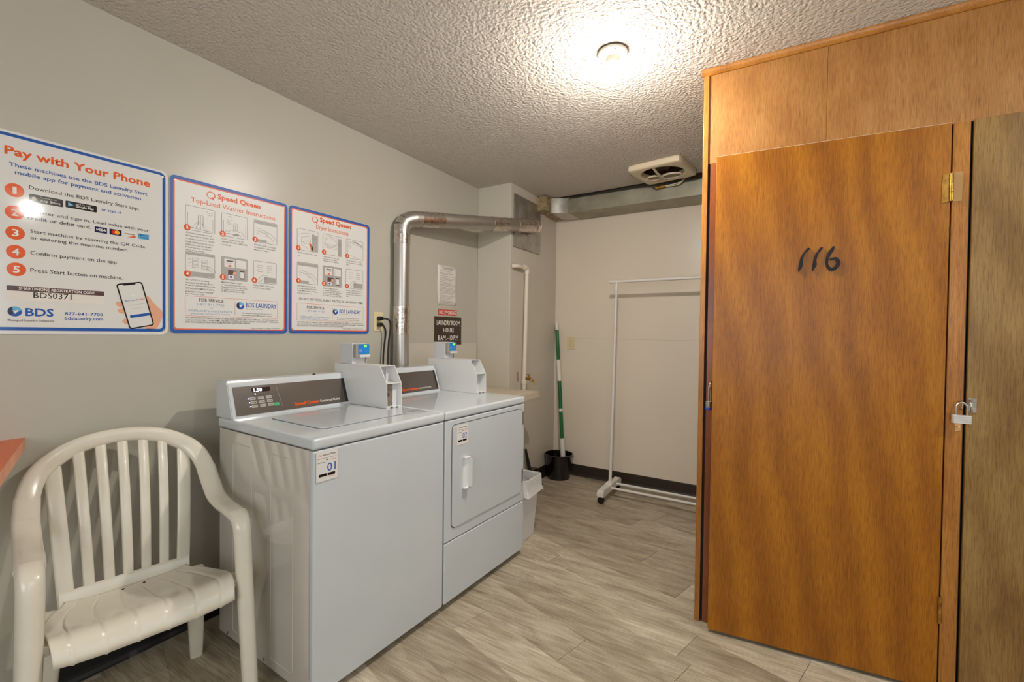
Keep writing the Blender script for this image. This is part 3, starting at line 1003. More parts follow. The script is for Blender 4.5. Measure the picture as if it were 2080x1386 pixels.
# ================================================================== wall posters
WPM = plane_mat((0.0035, 0, 0), (0, 1, 0), (0, 0, 1))     # wall plane: x = along the wall, y = height
KEY = {'orange': 'print_orange', 'blue': 'print_blue', 'ink': 'print_ink', 'white': 'sign_white', 'black': 'print_black', 'lightblue': 'print_lightblue'}
P1_TEXT=[
('Pay with Your Phone', -0.54, 1.835, 0.39, 0.026, 'orange', 2),
('These machines use the BDS Laundry Start', -0.53, 1.799, 0.371, 0.012, 'blue', 1),
('mobile app for payment and activation.', -0.517, 1.776, 0.342, 0.012, 'blue', 1),
('Download the BDS Laundry Start app.', -0.485, 1.7355, 0.299, 0.012, 'ink', 0),
('or scan →', -0.299, 1.708, 0.059, 0.01, 'blue', 1),
('Register and sign in. Load value with your', -0.488, 1.6575, 0.334, 0.011, 'ink', 0),
('credit or debit card.', -0.489, 1.6345, 0.161, 0.012, 'ink', 0),
('Start machine by scanning the QR Code', -0.483, 1.5915, 0.316, 0.011, 'ink', 0),
('or entering the machine number.', -0.483, 1.57, 0.262, 0.011, 'ink', 0),
('Confirm payment on the app.', -0.483, 1.5185, 0.232, 0.012, 'ink', 0),
('Press Start button on machine.', -0.483, 1.4605, 0.246, 0.013, 'ink', 0),
('SMARTPHONE REGISTRATION CODE', -0.51, 1.399, 0.191, 0.009, 'white', 1),
('BDS0371', -0.476, 1.375, 0.095, 0.018, 'black', 0),
('BDS', -0.495, 1.3135, 0.068, 0.025, 'blue', 2),
('Managed Laundry Solutions', -0.535, 1.295, 0.108, 0.007, 'ink', 0),
('877-841-7700', -0.399, 1.32, 0.104, 0.01, 'blue', 1),
('bdslaundry.com', -0.399, 1.3035, 0.104, 0.011, 'blue', 1),
]
P2_TEXT=[
('Speed Queen', 0.098, 1.8535, 0.19, 0.021, 'orange', 3),
('Top-Load Washer Instructions', -0.006, 1.8145, 0.366, 0.02, 'orange', 0),
('FOR SERVICE', 0.025, 1.396, 0.098, 0.013, 'ink', 1),
('1-877-841-7700', 0.018, 1.379, 0.108, 0.01, 'blue', -1),
('or', 0.069, 1.368, 0.011, 0.005, 'blue', -1),
('bdslaundry.com/service', -0.015, 1.3515, 0.175, 0.011, 'blue', -1),
('(please have machine ID # available)', -0.008, 1.3405, 0.159, 0.007, 'blue', -1),
('BDS LAUNDRY', 0.222, 1.3825, 0.147, 0.02, 'blue', 1),
('Commercial Solutions', 0.222, 1.3725, 0.079, 0.005, 'ink', -1),
('This equipment is owned and the report error is', 0.201, 1.3515, 0.145, 0.005, 'ink', 0),
('issued by BDS Laundry Management Company', 0.201, 1.3415, 0.145, 0.005, 'ink', 0),
('NOT RESPONSIBLE FOR DAMAGE CAUSED BY OVERLOADING, FOREIGN OBJECTS OR CHEMICALS  |  NOT RESPONSIBLE FOR', -0.026, 1.3215, 0.399, 0.006, 'ink', 0),
('LOST OR STOLEN ITEMS  |  NEVER PERMIT CHILDREN TO OPERATE, PLAY IN OR AROUND THE EQUIPMENT  |  NEVER REACH', -0.026, 1.312, 0.405, 0.006, 'ink', 0),
('INTO THE WASHER OR DRYER UNTIL ALL MOVING PARTS HAVE STOPPED SPINNING.', -0.026, 1.3025, 0.268, 0.007, 'ink', 0),
('*App available in select locations', 0.24, 1.2815, 0.143, 0.006, 'ink', -1),
]
P3_TEXT=[
('Speed Queen', 0.608, 1.863, 0.203, 0.023, 'orange', 3),
('Dryer Instructions', 0.586, 1.821, 0.207, 0.023, 'orange', 0),
('DO NOT DRY WOOL, RUBBER, PLASTICS OR LARGE BULKY ITEMS', 0.49, 1.436, 0.408, 0.012, 'ink', 0),
('FOR SERVICE', 0.535, 1.3925, 0.103, 0.014, 'ink', 1),
('1-877-841-7700', 0.527, 1.3755, 0.113, 0.01, 'blue', -1),
('or', 0.58, 1.3625, 0.012, 0.005, 'blue', -1),
('bdslaundry.com/service', 0.494, 1.344, 0.181, 0.012, 'blue', -1),
('(please have machine ID # available)', 0.501, 1.335, 0.165, 0.007, 'blue', -1),
('BDS LAUNDRY', 0.736, 1.378, 0.15, 0.02, 'blue', 1),
('Commercial Solutions', 0.736, 1.3685, 0.08, 0.005, 'ink', -1),
('This equipment is owned and the report error is', 0.719, 1.347, 0.154, 0.005, 'ink', 0),
('issued by BDS Laundry Management Company', 0.719, 1.3375, 0.154, 0.005, 'ink', 0),
('NOT RESPONSIBLE FOR DAMAGE CAUSED BY OVERLOADING, FOREIGN OBJECTS OR CHEMICALS  |  NOT RESPONSIBLE FOR', 0.481, 1.318, 0.42, 0.006, 'ink', 0),
('LOST OR STOLEN ITEMS  |  NEVER PERMIT CHILDREN TO OPERATE, PLAY IN OR AROUND THE EQUIPMENT  |  NEVER REACH', 0.481, 1.308, 0.43, 0.006, 'ink', 0),
('INTO THE WASHER OR DRYER UNTIL ALL MOVING PARTS HAVE STOPPED SPINNING.', 0.481, 1.2985, 0.282, 0.007, 'ink', 0),
('*App available in select locations', 0.757, 1.2875, 0.145, 0.006, 'ink', -1),
]
CAP2= [('ADD measured amount of', -0.027, 1.68, 0.101, 0.006, 'ink', 0),
('detergent and washfluid. Refer', -0.027, 1.668, 0.113, 0.006, 'ink', 0),
('to package directions. NEVER', -0.027, 1.6555, 0.113, 0.005, 'ink', 0),
('POUR UNDILUTED BLEACH', -0.027, 1.641, 0.106, 0.006, 'ink', 0),
('DIRECTLY ON LAUNDRY.', -0.027, 1.6295, 0.101, 0.006, 'ink', 0),
('Follow package directions', -0.027, 1.6195, 0.101, 0.005, 'ink', 0),
('when using bleach.', -0.027, 1.608, 0.072, 0.005, 'ink', 0),
('LOAD clothes loosely into', 0.115, 1.679, 0.097, 0.006, 'ink', 0),
('washtub. DO NOT OVERLOAD.', 0.115, 1.6665, 0.113, 0.007, 'ink', 0),
('CLOSE lid.', 0.115, 1.653, 0.038, 0.006, 'ink', 0),
('SET SOIL LEVEL by pressing', 0.258, 1.677, 0.107, 0.007, 'ink', 0),
('touchpad to select Light,', 0.258, 1.6655, 0.106, 0.007, 'ink', 0),
('Medium or Heavy.', 0.258, 1.654, 0.067, 0.006, 'ink', 0),
('SET CYCLE by pressing', -0.026, 1.4825, 0.089, 0.006, 'ink', 0),
('touchpad for Normal, Perm', -0.026, 1.47, 0.106, 0.006, 'ink', 0),
('Press or Delicates/Bulky cycle.', -0.026, 1.4595, 0.115, 0.006, 'ink', 0),
('SET WASH TEMPERATURE by', -0.027, 1.4455, 0.113, 0.006, 'ink', 0),
('pressing touchpad located:', -0.027, 1.4335, 0.107, 0.006, 'ink', 0),
('Hot, Warm or Cold.', -0.026, 1.423, 0.072, 0.006, 'ink', 0),
('MAKE PAYMENT Insert', 0.115, 1.4855, 0.087, 0.006, 'ink', 0),
('or tap and hold laundry card,', 0.115, 1.4745, 0.104, 0.006, 'ink', 0),
('Deposit coins, Scan QR Code', 0.115, 1.464, 0.111, 0.006, 'ink', 0),
('or select machine number', 0.115, 1.455, 0.099, 0.006, 'ink', 0),
('in BDS Laundry Start App.*', 0.115, 1.4465, 0.104, 0.006, 'ink', 0),
('PRESS START. Lid must be', 0.256, 1.485, 0.1, 0.007, 'ink', 0),
('closed to start washer.', 0.256, 1.4735, 0.085, 0.006, 'ink', 0)]
CAP3= [('CLEAN lint filter before each', 0.479, 1.6765, 0.112, 0.006, 'ink', 0),
('use.', 0.479, 1.6625, 0.014, 0.006, 'ink', 0),
('LOAD clothes loosely into', 0.629, 1.677, 0.103, 0.006, 'ink', 0),
('dryer drum. Add fabric', 0.629, 1.665, 0.09, 0.006, 'ink', 0),
('softener sheet if desired.', 0.629, 1.6545, 0.1, 0.006, 'ink', 0),
('CLOSE loading door. Dryer', 0.778, 1.678, 0.111, 0.006, 'ink', 0),
('will not operate with the door', 0.779, 1.666, 0.118, 0.006, 'ink', 0),
('open.', 0.779, 1.654, 0.022, 0.006, 'ink', 0),
('SET FABRIC SELECTOR by', 0.48, 1.5045, 0.105, 0.006, 'ink', 0),
('pressing touchpad for High', 0.48, 1.4925, 0.11, 0.006, 'ink', 0),
('Temp, Med Temp, Low Temp,', 0.48, 1.4805, 0.116, 0.006, 'ink', 0),
('Delicates or No Heat.', 0.48, 1.4685, 0.083, 0.005, 'ink', 0),
('MAKE PAYMENT Insert', 0.63, 1.5055, 0.093, 0.006, 'ink', 0),
('or tap and hold laundry card,', 0.63, 1.495, 0.112, 0.006, 'ink', 0),
('Deposit coins, Scan QR Code', 0.63, 1.485, 0.12, 0.006, 'ink', 0),
('or select machine number', 0.63, 1.4765, 0.107, 0.006, 'ink', 0),
('in the BDS Laundry Start App.*', 0.63, 1.467, 0.123, 0.006, 'ink', 0),
('PRESS START. It may help', 0.78, 1.507, 0.112, 0.006, 'ink', 0),
('to press and hold button 1', 0.78, 1.4955, 0.116, 0.006, 'ink', 0),
('second. Door must be closed', 0.78, 1.4845, 0.113, 0.006, 'ink', 0),
('first.', 0.78, 1.4735, 0.021, 0.006, 'ink', 0)]

SAT = ['']
def mk(k):
    return k + SAT[0] if k.startswith('print_') else k

def panel(t, y0, y1, z0, z1, r=0.02):
    bm = B()
    prism(bm, [(0.0005, a, b) for a, b in rrect(y0, y1, z0, z1, r, 5)], (0.003, 0, 0))
    return obj('panel', bm, mk('print_white'), t)

def write(t, rows, lift=0.0004):
    """one lettering part per colour"""
    by = {}
    for s, x, y, w, c, k, wt in rows:
        if k == 'blue' and wt == -1:
            k = 'lightblue'
        by.setdefault(k, []).append((s, x, y, w, c, wt))
    for k, L in by.items():
        for s, x, y, w, c, wt in L:
            bm = B()
            text_into(bm, s, x, y, w, c, WPM, wt, lift)
            obj('lettering', bm, mk(KEY[k]), t)

def part(t, name, mat, fn, label=None):
    bm = B(); fn(bm); return obj(name, bm, mk(mat), t, label=label)

def badge(t, cx, cy, r, num, nw=None):
    b_ = part(t, 'step_badge', 'print_orange', lambda bm: disc_into(bm, cx, cy, r, r, WPM, 0.0005))
    part(b_, 'numeral', 'sign_white', lambda bm: text_into(bm, num, cx, cy - r * 0.48, r * (0.42 if num == '1' else 0.72), r * 0.96, WPM, 2, 0.0008, 'C'))

def screws(t, L):
    for y, z in L:
        bm = B(); tube(bm, [(0.0036, y, z), (0.0048, y, z)], 0.0038, 12); obj('screw', bm, 'steel', t, 30)

def swirl(t, cx, cy, r):
    """round blue emblem: pale disc, dark left half, a white bird-like notch"""
    lg = part(t, 'logo', 'print_sky', lambda bm: disc_into(bm, cx, cy, r, r, WPM, 0.0004))
    part(lg, 'logo_dark', 'print_navy', lambda bm: disc_into(bm, cx, cy, r, r, WPM, 0.0006, 20, 110, 262))
    part(lg, 'logo_blue', 'print_blue', lambda bm: disc_into(bm, cx, cy, r, r, WPM, 0.0007, 20, 230, 375))
    part(lg, 'logo_white', 'sign_white', lambda bm: poly_into(bm, [(cx - r * 0.45, cy + r * 0.18), (cx + r * 0.1, cy + r * 0.12), (cx + r * 0.55, cy + r * 0.42), (cx + r * 0.32, cy - r * 0.05), (cx + r * 0.05, cy - r * 0.5), (cx - r * 0.08, cy - r * 0.1)], WPM, 0.0009))
    return lg

# ---- poster 1: pay by phone
p1 = thing('payment_poster', 'glossy pay with your phone poster with a blue border', 'poster', (0, -0.356, 0))
p1.location = (0, 0, 0)
panel(p1, -0.612, -0.090, 1.252, 1.912, 0.022)
part(p1, 'border', 'print_blue', lambda bm: ring_into(bm, rrect(-0.602, -0.0985, 1.264, 1.9035, 0.020), rrect(-0.592, -0.1085, 1.2755, 1.8935, 0.012), WPM))
write(p1, P1_TEXT)
for k, (cx, cy) in enumerate([(-0.518, 1.722), (-0.518, 1.65), (-0.517, 1.584), (-0.516, 1.522), (-0.515, 1.465)]):
    badge(p1, cx, cy, 0.0222, str(k + 1))
part(p1, 'code_bar', 'print_plum', lambda bm: poly_into(bm, [(-0.537, 1.3945), (-0.292, 1.3945), (-0.292, 1.411), (-0.537, 1.411)], WPM, 0.0002))
part(p1, 'code_label', 'paper', lambda bm: poly_into(bm, [(-0.537, 1.364), (-0.292, 1.364), (-0.292, 1.3945), (-0.537, 1.3945)], WPM, 0.0002))
for (x0, x1, y0, y1), small, big in (((-0.485, -0.402, 1.6945, 1.7205), 'Download on the', 'App Store'), ((-0.396, -0.312, 1.697, 1.7205), 'GET IT ON', 'Google Play')):
    bd = part(p1, 'store_badge', 'print_black', lambda bm: poly_into(bm, rrect(x0, x1, y0, y1, 0.003, 3), WPM, 0.0003))
    part(bd, 'lettering', 'sign_white', lambda bm: text_into(bm, small, x0 + 0.026, y1 - 0.0085, 0.04, 0.0038, WPM, 0, 0.0006))
    part(bd, 'lettering', 'sign_white', lambda bm: text_into(bm, big, x0 + 0.026, y0 + 0.006, 0.05, 0.008, WPM, 1, 0.0006))
    if big == 'App Store':
        def f(bm):
            disc_into(bm, x0 + 0.0115, y0 + 0.0115, 0.0055, 0.0065, WPM, 0.0006)
            poly_into(bm, [(x0 + 0.0115, y0 + 0.019), (x0 + 0.0145, y0 + 0.0195), (x0 + 0.0150, y0 + 0.0225), (x0 + 0.012, y0 + 0.0215)], WPM, 0.0006)
        part(bd, 'emblem', 'sign_white', f)
    else:
        part(bd, 'emblem', 'print_sky', lambda bm: poly_into(bm, [(x0 + 0.007, y0 + 0.004), (x0 + 0.021, y0 + 0.0115), (x0 + 0.007, y0 + 0.0195)], WPM, 0.0006))
# payment cards
cd_ = part(p1, 'card_mark', 'print_navy', lambda bm: poly_into(bm, [(-0.318, 1.6255), (-0.283, 1.6255), (-0.283, 1.6465), (-0.318, 1.6465)], WPM))
part(cd_, 'lettering', 'sign_white', lambda bm: text_into(bm, 'VISA', -0.3145, 1.632, 0.028, 0.009, WPM, 2, 0.0006, shear=0.25))
cd_ = part(p1, 'card_mark', 'print_navy', lambda bm: poly_into(bm, [(-0.276, 1.6255), (-0.240, 1.6255), (-0.240, 1.6465), (-0.276, 1.6465)], WPM))
part(cd_, 'red_disc', 'print_red', lambda bm: disc_into(bm, -0.2625, 1.636, 0.0078, 0.0078, WPM, 0.0005))
part(cd_, 'yellow_disc', 'print_yellow', lambda bm: disc_into(bm, -0.2535, 1.636, 0.0078, 0.0078, WPM, 0.0007))
cd_ = part(p1, 'card_mark', 'paper', lambda bm: poly_into(bm, [(-0.232, 1.6255), (-0.197, 1.6255), (-0.197, 1.6465), (-0.232, 1.6465)], WPM))
part(cd_, 'lettering', 'print_black', lambda bm: text_into(bm, 'DISCOVER', -0.2305, 1.635, 0.030, 0.0052, WPM, 1, 0.0006))
part(cd_, 'orange_corner', 'print_orange', lambda bm: poly_into(bm, [(-0.225, 1.6257), (-0.1972, 1.6257), (-0.1972, 1.6345), (-0.212, 1.629)], WPM, 0.0005))
cd_ = part(p1, 'card_mark', 'print_sky', lambda bm: poly_into(bm, [(-0.190, 1.6255), (-0.154, 1.6255), (-0.154, 1.6465), (-0.190, 1.6465)], WPM))
part(cd_, 'lettering', 'print_blue', lambda bm: text_into(bm, 'AMERICAN', -0.187, 1.638, 0.031, 0.0055, WPM, 1, 0.0006))
part(cd_, 'lettering', 'print_blue', lambda bm: text_into(bm, 'EXPRESS', -0.181, 1.629, 0.026, 0.0055, WPM, 1, 0.0006))
swirl(p1, -0.519, 1.327, 0.0165)
# hand holding a phone
def blob(bm, pts, lift, n=5):
    P = catmull([Vector((*p, 0)) for p in pts + pts[:1]], n)[:-1]
    poly_into(bm, [(p.x, p.y) for p in P], WPM, lift)
hand = part(p1, 'hand_picture', 'print_skin', lambda bm: blob(bm, [(-0.175, 1.40), (-0.156, 1.403), (-0.135, 1.375), (-0.112, 1.350), (-0.109, 1.325), (-0.121, 1.292), (-0.132, 1.277), (-0.165, 1.277), (-0.175, 1.33)], 0.0003))
for cx, cy in ((-0.250, 1.367), (-0.244, 1.342), (-0.230, 1.302)):
    part(hand, 'fingertip', 'print_skin', lambda bm: blob(bm, [(cx - 0.009, cy), (cx - 0.002, cy + 0.010), (cx + 0.02, cy + 0.006), (cx + 0.02, cy - 0.009), (cx, cy - 0.009)], 0.0003))
def quad_round(pts, r):
    out = []
    n = len(pts)
    for i in range(n):
        p, a, b = Vector(pts[i]), Vector(pts[i - 1]), Vector(pts[(i + 1) % n])
        q0 = p + (a - p).normalized() * r; q1 = p + (b - p).normalized() * r
        for k in range(5):
            t = k / 4
            q = q0 * (1 - t) ** 2 + p * 2 * t * (1 - t) + q1 * t * t
            out.append((q.x, q.y))
    return out
ph = part(p1, 'phone_picture', 'print_black', lambda bm: poly_into(bm, quad_round([(-0.258, 1.443), (-0.177, 1.460), (-0.136, 1.290), (-0.216, 1.272)], 0.011), WPM, 0.0006))
part(ph, 'screen', 'print_white', lambda bm: poly_into(bm, quad_round([(-0.2525, 1.439), (-0.1805, 1.4545), (-0.1415, 1.2935), (-0.213, 1.2775)], 0.008), WPM, 0.0008))
part(ph, 'notch', 'print_black', lambda bm: poly_into(bm, [(-0.236, 1.4435), (-0.197, 1.4520), (-0.1985, 1.4465), (-0.234, 1.4385)], WPM, 0.0010))
swirl(ph, -0.206, 1.403, 0.0125)
TILT = plane_mat((0.0035, -0.229, 1.378), (0, math.cos(0.21), math.sin(0.21)), (0, -math.sin(0.21), math.cos(0.21)))
def f(bm): text_into(bm, 'BDS Laundry', 0.0, 0.0, 0.044, 0.0055, TILT, 0, 0.0011)
part(ph, 'lettering', 'print_blue', f)
def f(bm): text_into(bm, 'Start', 0.046, 0.0, 0.017, 0.0055, TILT, 1, 0.0011)
part(ph, 'lettering', 'print_orange', f)
def f(bm):
    stroke_into(bm, [(0.006, -0.016), (0.062, -0.016)], 0.0008, TILT, 0.0011)
    stroke_into(bm, [(0.008, -0.03), (0.064, -0.03)], 0.0008, TILT, 0.0011)
part(ph, 'field_lines', 'print_grey', f)
def f(bm): poly_into(bm, rrect(0.002, 0.066, -0.064, -0.0535, 0.002, 2), TILT, 0.0011)
part(ph, 'login_button', 'print_blue', f)
screws(p1, [(-0.108, 1.888), (-0.104, 1.272), (-0.6, 1.888), (-0.6, 1.272)])

# ---- posters 2 and 3: washer and dryer instructions
def hand_lines(cx, cy, s, fl=1):
    P = [(0.62, -0.42), (0.30, -0.10), (0.12, 0.10), (-0.10, 0.16), (-0.30, 0.14), (-0.34, 0.08), (-0.22, 0.02), (-0.05, 0.0), (-0.18, -0.08), (-0.30, -0.10), (-0.30, -0.17), (-0.12, -0.20), (0.02, -0.16), (0.12, -0.30), (0.34, -0.52)]
    return [(cx + fl * a * s, cy + b * s) for a, b in P]

def picture(t, rect_, kind):
    x0, x1, y0, y1 = rect_
    W, Hh = x1 - x0, y1 - y0
    T = lambda pts: [(x0 + a * W, y0 + b * Hh) for a, b in pts]
    pic = part(t, 'instruction_picture', 'print_ink', lambda bm: stroke_into(bm, [(x0 + 0.003, y0), (x1 - 0.003, y0), (x1, y0 + 0.003), (x1, y1 - 0.003), (x1 - 0.003, y1), (x0 + 0.003, y1), (x0, y1 - 0.003), (x0, y0 + 0.003)], 0.0013, WPM, 0.0005, True))
    greys, lines, orange, dark = [], [], [], []
    rect4 = lambda a, b, c, d: [(a, c), (b, c), (b, d), (a, d)]
    keys = lambda L: [l for a, b in L for l in [rect4(a, a + 0.2, b, b + 0.1) + [(a, b)]]]
    if kind == 'tub':
        lines += [[(0.07, 0.72), (0.07, 0.12), (0.93, 0.06), (0.93, 0.6)], [(0.42, 0.28), (0.42, 0.66), (0.47, 0.7), (0.58, 0.68), (0.6, 0.62), (0.58, 0.25)],
                  [(0.42, 0.4), (0.2, 0.12), (0.78, 0.06), (0.58, 0.36)], [(0.5, 0.66), (0.5, 0.1)], [(0.46, 0.4), (0.34, 0.12)], [(0.54, 0.4), (0.64, 0.1)],
                  [(0.7, 0.92), (0.75, 0.85), (0.82, 0.83), (0.93, 0.9), (0.9, 0.76), (0.8, 0.74), (0.74, 0.78)], [(0.77, 0.72), (0.75, 0.6)]]
    elif kind == 'load':
        lines += [[(0.07, 0.7), (0.07, 0.15)], [(0.93, 0.62), (0.93, 0.1)], [(0.45, 0.3), (0.45, 0.6), (0.5, 0.66), (0.6, 0.62), (0.6, 0.3)], [(0.52, 0.6), (0.52, 0.3)],
                  [(0.1, 0.16), (0.18, 0.26), (0.28, 0.22), (0.34, 0.32), (0.46, 0.28), (0.56, 0.33), (0.66, 0.26), (0.74, 0.32), (0.84, 0.2), (0.9, 0.12)],
                  [(0.15, 0.12), (0.3, 0.16), (0.45, 0.1), (0.6, 0.17), (0.75, 0.1)], [(0.22, 0.85), (0.3, 0.92), (0.4, 0.84), (0.38, 0.74), (0.28, 0.7), (0.32, 0.58), (0.26, 0.5), (0.22, 0.6), (0.24, 0.72), (0.2, 0.78)]]
        greys += [[(0.42, 0.14), (0.55, 0.2), (0.7, 0.15), (0.6, 0.08), (0.45, 0.08)]]
    elif kind == 'panel_hand':
        greys += [rect4(0.02, 0.98, 0.84, 0.98), rect4(0.02, 0.55, 0.02, 0.14)]
        lines += [[(0.1, 0.64), (0.28, 0.62)], [(0.1, 0.52), (0.28, 0.5)], [(0.1, 0.4), (0.26, 0.38)]] + [[tuple(p) for p in hand_lines(0.66, 0.42, 0.55)]] + [rect4(0.3, 0.5, 0.46, 0.56) + [(0.3, 0.46)]]
    elif kind == 'cycle_hand':
        greys += [rect4(0.02, 0.98, 0.88, 0.98), rect4(0.02, 0.98, 0.02, 0.2)]
        lines += keys([(0.22, 0.66), (0.22, 0.52), (0.22, 0.38), (0.54, 0.63), (0.54, 0.49), (0.54, 0.36)]) + [[tuple(p) for p in hand_lines(0.82, 0.4, 0.4)]]
        lines += [[(0.08, 0.7), (0.16, 0.7)], [(0.08, 0.56), (0.16, 0.56)], [(0.08, 0.42), (0.16, 0.42)]]
    elif kind == 'pay':
        greys += [rect4(0.015, 0.985, 0.015, 0.985)]
    elif kind == 'press':
        greys += [rect4(0.45, 0.98, 0.04, 0.3)]
        lines += keys([(0.18, 0.72), (0.18, 0.52), (0.6, 0.72), (0.6, 0.52)]) + [[tuple(p) for p in hand_lines(0.42, 0.3, 0.5, -1)]]
    elif kind == 'lint':
        greys += [[(0.7, 0.02), (0.98, 0.02), (0.98, 0.8), (0.7, 0.86)]]
        lines += [[(0.03, 0.7), (0.3, 0.82), (0.7, 0.86)], [(0.2, 0.62), (0.2, 0.25), (0.5, 0.12)], [(0.2, 0.62), (0.6, 0.72), (0.62, 0.45)], [(0.26, 0.4), (0.55, 0.5), (0.6, 0.42), (0.34, 0.32), (0.26, 0.4)], [(0.7, 0.7), (0.8, 0.6), (0.92, 0.64)]]
        orange += [[(0.56, 0.42), (0.66, 0.36), (0.74, 0.22), (0.74, 0.06), (0.64, 0.06), (0.63, 0.2), (0.57, 0.3)]]
    elif kind == 'drum':
        greys += [rect4(0.8, 0.98, 0.02, 0.9)]
        lines += [[(0.4 + 0.3 * math.cos(a * 0.35), 0.62 + 0.24 * math.sin(a * 0.35)) for a in range(19)], [(0.1, 0.35), (0.1, 0.92), (0.74, 0.9), (0.74, 0.32), (0.1, 0.35)],
                  [(0.14, 0.55), (0.25, 0.48), (0.35, 0.53), (0.45, 0.47), (0.55, 0.52), (0.66, 0.5)], [(0.2, 0.46), (0.32, 0.42), (0.48, 0.42), (0.6, 0.46)], [(0.82, 0.6), (0.9, 0.68), (0.96, 0.6), (0.9, 0.5)]]
    elif kind == 'close':
        greys += [[(0.3, 0.9), (0.6, 0.94), (0.98, 0.76), (0.98, 0.70), (0.6, 0.84)]]
        lines += [[(0.05, 0.9), (0.98, 0.66)], [(0.1, 0.8), (0.1, 0.2), (0.8, 0.04)], [(0.1, 0.64), (0.24, 0.66), (0.24, 0.52)], [(0.06, 0.86), (0.2, 0.72), (0.14, 0.66)]]
    for gname, mat_, L in (('grey_area', 'print_grey', greys), ('orange_arrow', 'print_orange', orange)):
        if L:
            def f(bm):
                for p in L: poly_into(bm, T(p), WPM, 0.0003)
            part(pic, gname, mat_, f)
    if lines:
        def f(bm):
            for p in lines: stroke_into(bm, T(p), 0.0010, WPM, 0.0006)
        part(pic, 'line_drawing', 'print_ink', f)
    if kind == 'pay':
        for r in (rect4(0.1, 0.5, 0.56, 0.92), rect4(0.56, 0.96, 0.56, 0.92), rect4(0.25, 0.46, 0.06, 0.22)):
            part(pic, 'white_card', 'print_white', lambda bm: poly_into(bm, T(r), WPM, 0.0005))
        def f(bm):
            poly_into(bm, T([(0.16, 0.86), (0.46, 0.86), (0.42, 0.80), (0.2, 0.80)]), WPM, 0.0007)
            poly_into(bm, T(rect4(0.24, 0.56, 0.22, 0.44)), WPM, 0.0007)
            poly_into(bm, T(rect4(0.70, 0.88, 0.08, 0.46)), WPM, 0.0006)
            stroke_into(bm, T([(0.15, 0.74), (0.46, 0.73)]), 0.0008, WPM, 0.0007)
            stroke_into(bm, T([(0.62, 0.86), (0.64, 0.66), (0.62, 0.6)]), 0.0008, WPM, 0.0007)
        part(pic, 'dark_marks', 'print_plum', f)
        part(pic, 'phone_screen', 'print_white', lambda bm: poly_into(bm, T(rect4(0.715, 0.865, 0.13, 0.40)), WPM, 0.0008))
        part(pic, 'coin_mark', 'print_orange', lambda bm: poly_into(bm, T(rect4(0.25, 0.36, 0.58, 0.66)), WPM, 0.0008))
        part(pic, 'hand_patch', 'print_skin', lambda bm: poly_into(bm, T([(0.42, 0.24), (0.55, 0.24), (0.54, 0.38), (0.46, 0.40)]), WPM, 0.0009))
        part(pic, 'blue_mark', 'print_blue', lambda bm: poly_into(bm, T(rect4(0.31, 0.39, 0.10, 0.18)), WPM, 0.0008))

def queen_logo(t, cx, cy, r):
    def f(bm):
        ring_into(bm, [(cx + r * math.cos(a * math.pi / 16), cy + r * 0.92 * math.sin(a * math.pi / 16)) for a in range(32)], [(cx + r * 0.78 * math.cos(a * math.pi / 16) - r * 0.03, cy + r * 0.72 * math.sin(a * math.pi / 16)) for a in range(32)], WPM, 0.0004)
        poly_into(bm, [(cx + r * 0.05, cy - r * 0.2), (cx + r * 0.3, cy - r * 0.28), (cx + r * 0.75, cy - r * 1.05), (cx + r * 0.42, cy - r * 1.05)], WPM, 0.0006)
    part(t, 'logo', 'print_orange', f)

def instruction_poster(t, outer, frames, circ, kinds, texts, caps, sbox, div, lg, q):
    y0, y1, z0, z1 = outer
    panel(t, y0, y1, z0, z1, 0.022)
    part(t, 'border', 'print_blue', lambda bm: ring_into(bm, rrect(y0 + 0.001, y1 - 0.001, z0 + 0.001, z1 - 0.001, 0.021), rrect(y0 + 0.0145, y1 - 0.0145, z0 + 0.0165, z1 - 0.0145, 0.008), WPM))
    part(t, 'inner_border', 'print_orange', lambda bm: ring_into(bm, rrect(y0 + 0.0145, y1 - 0.0145, z0 + 0.0165, z1 - 0.0145, 0.008), rrect(y0 + 0.0195, y1 - 0.0195, z0 + 0.0215, z1 - 0.0195, 0.005), WPM))
    for r, c_, k in zip(frames, circ, kinds):
        picture(t, r, k)
    for i, c_ in enumerate(circ):
        badge(t, c_[0], c_[1], 0.0132, str(i + 1))
    queen_logo(t, *q)
    write(t, texts); write(t, caps)
    def f(bm):
        a, b, c_, d = sbox
        stroke_into(bm, [(a + 0.002, c_), (b - 0.002, c_), (b, c_ + 0.002), (b, d - 0.002), (b - 0.002, d), (a + 0.002, d), (a, d - 0.002), (a, c_ + 0.002)], 0.0012, WPM, 0.0005, True)
        stroke_into(bm, [(div, c_ + 0.012), (div, d - 0.012)], 0.0012, WPM, 0.0005)
    part(t, 'service_box', 'print_orange', f)
    swirl(t, *lg)
    screws(t, [(y0 + 0.022, z0 + 0.024), (y1 - 0.022, z0 + 0.024), (y0 + 0.022, z1 - 0.022), (y1 - 0.022, z1 - 0.022)])

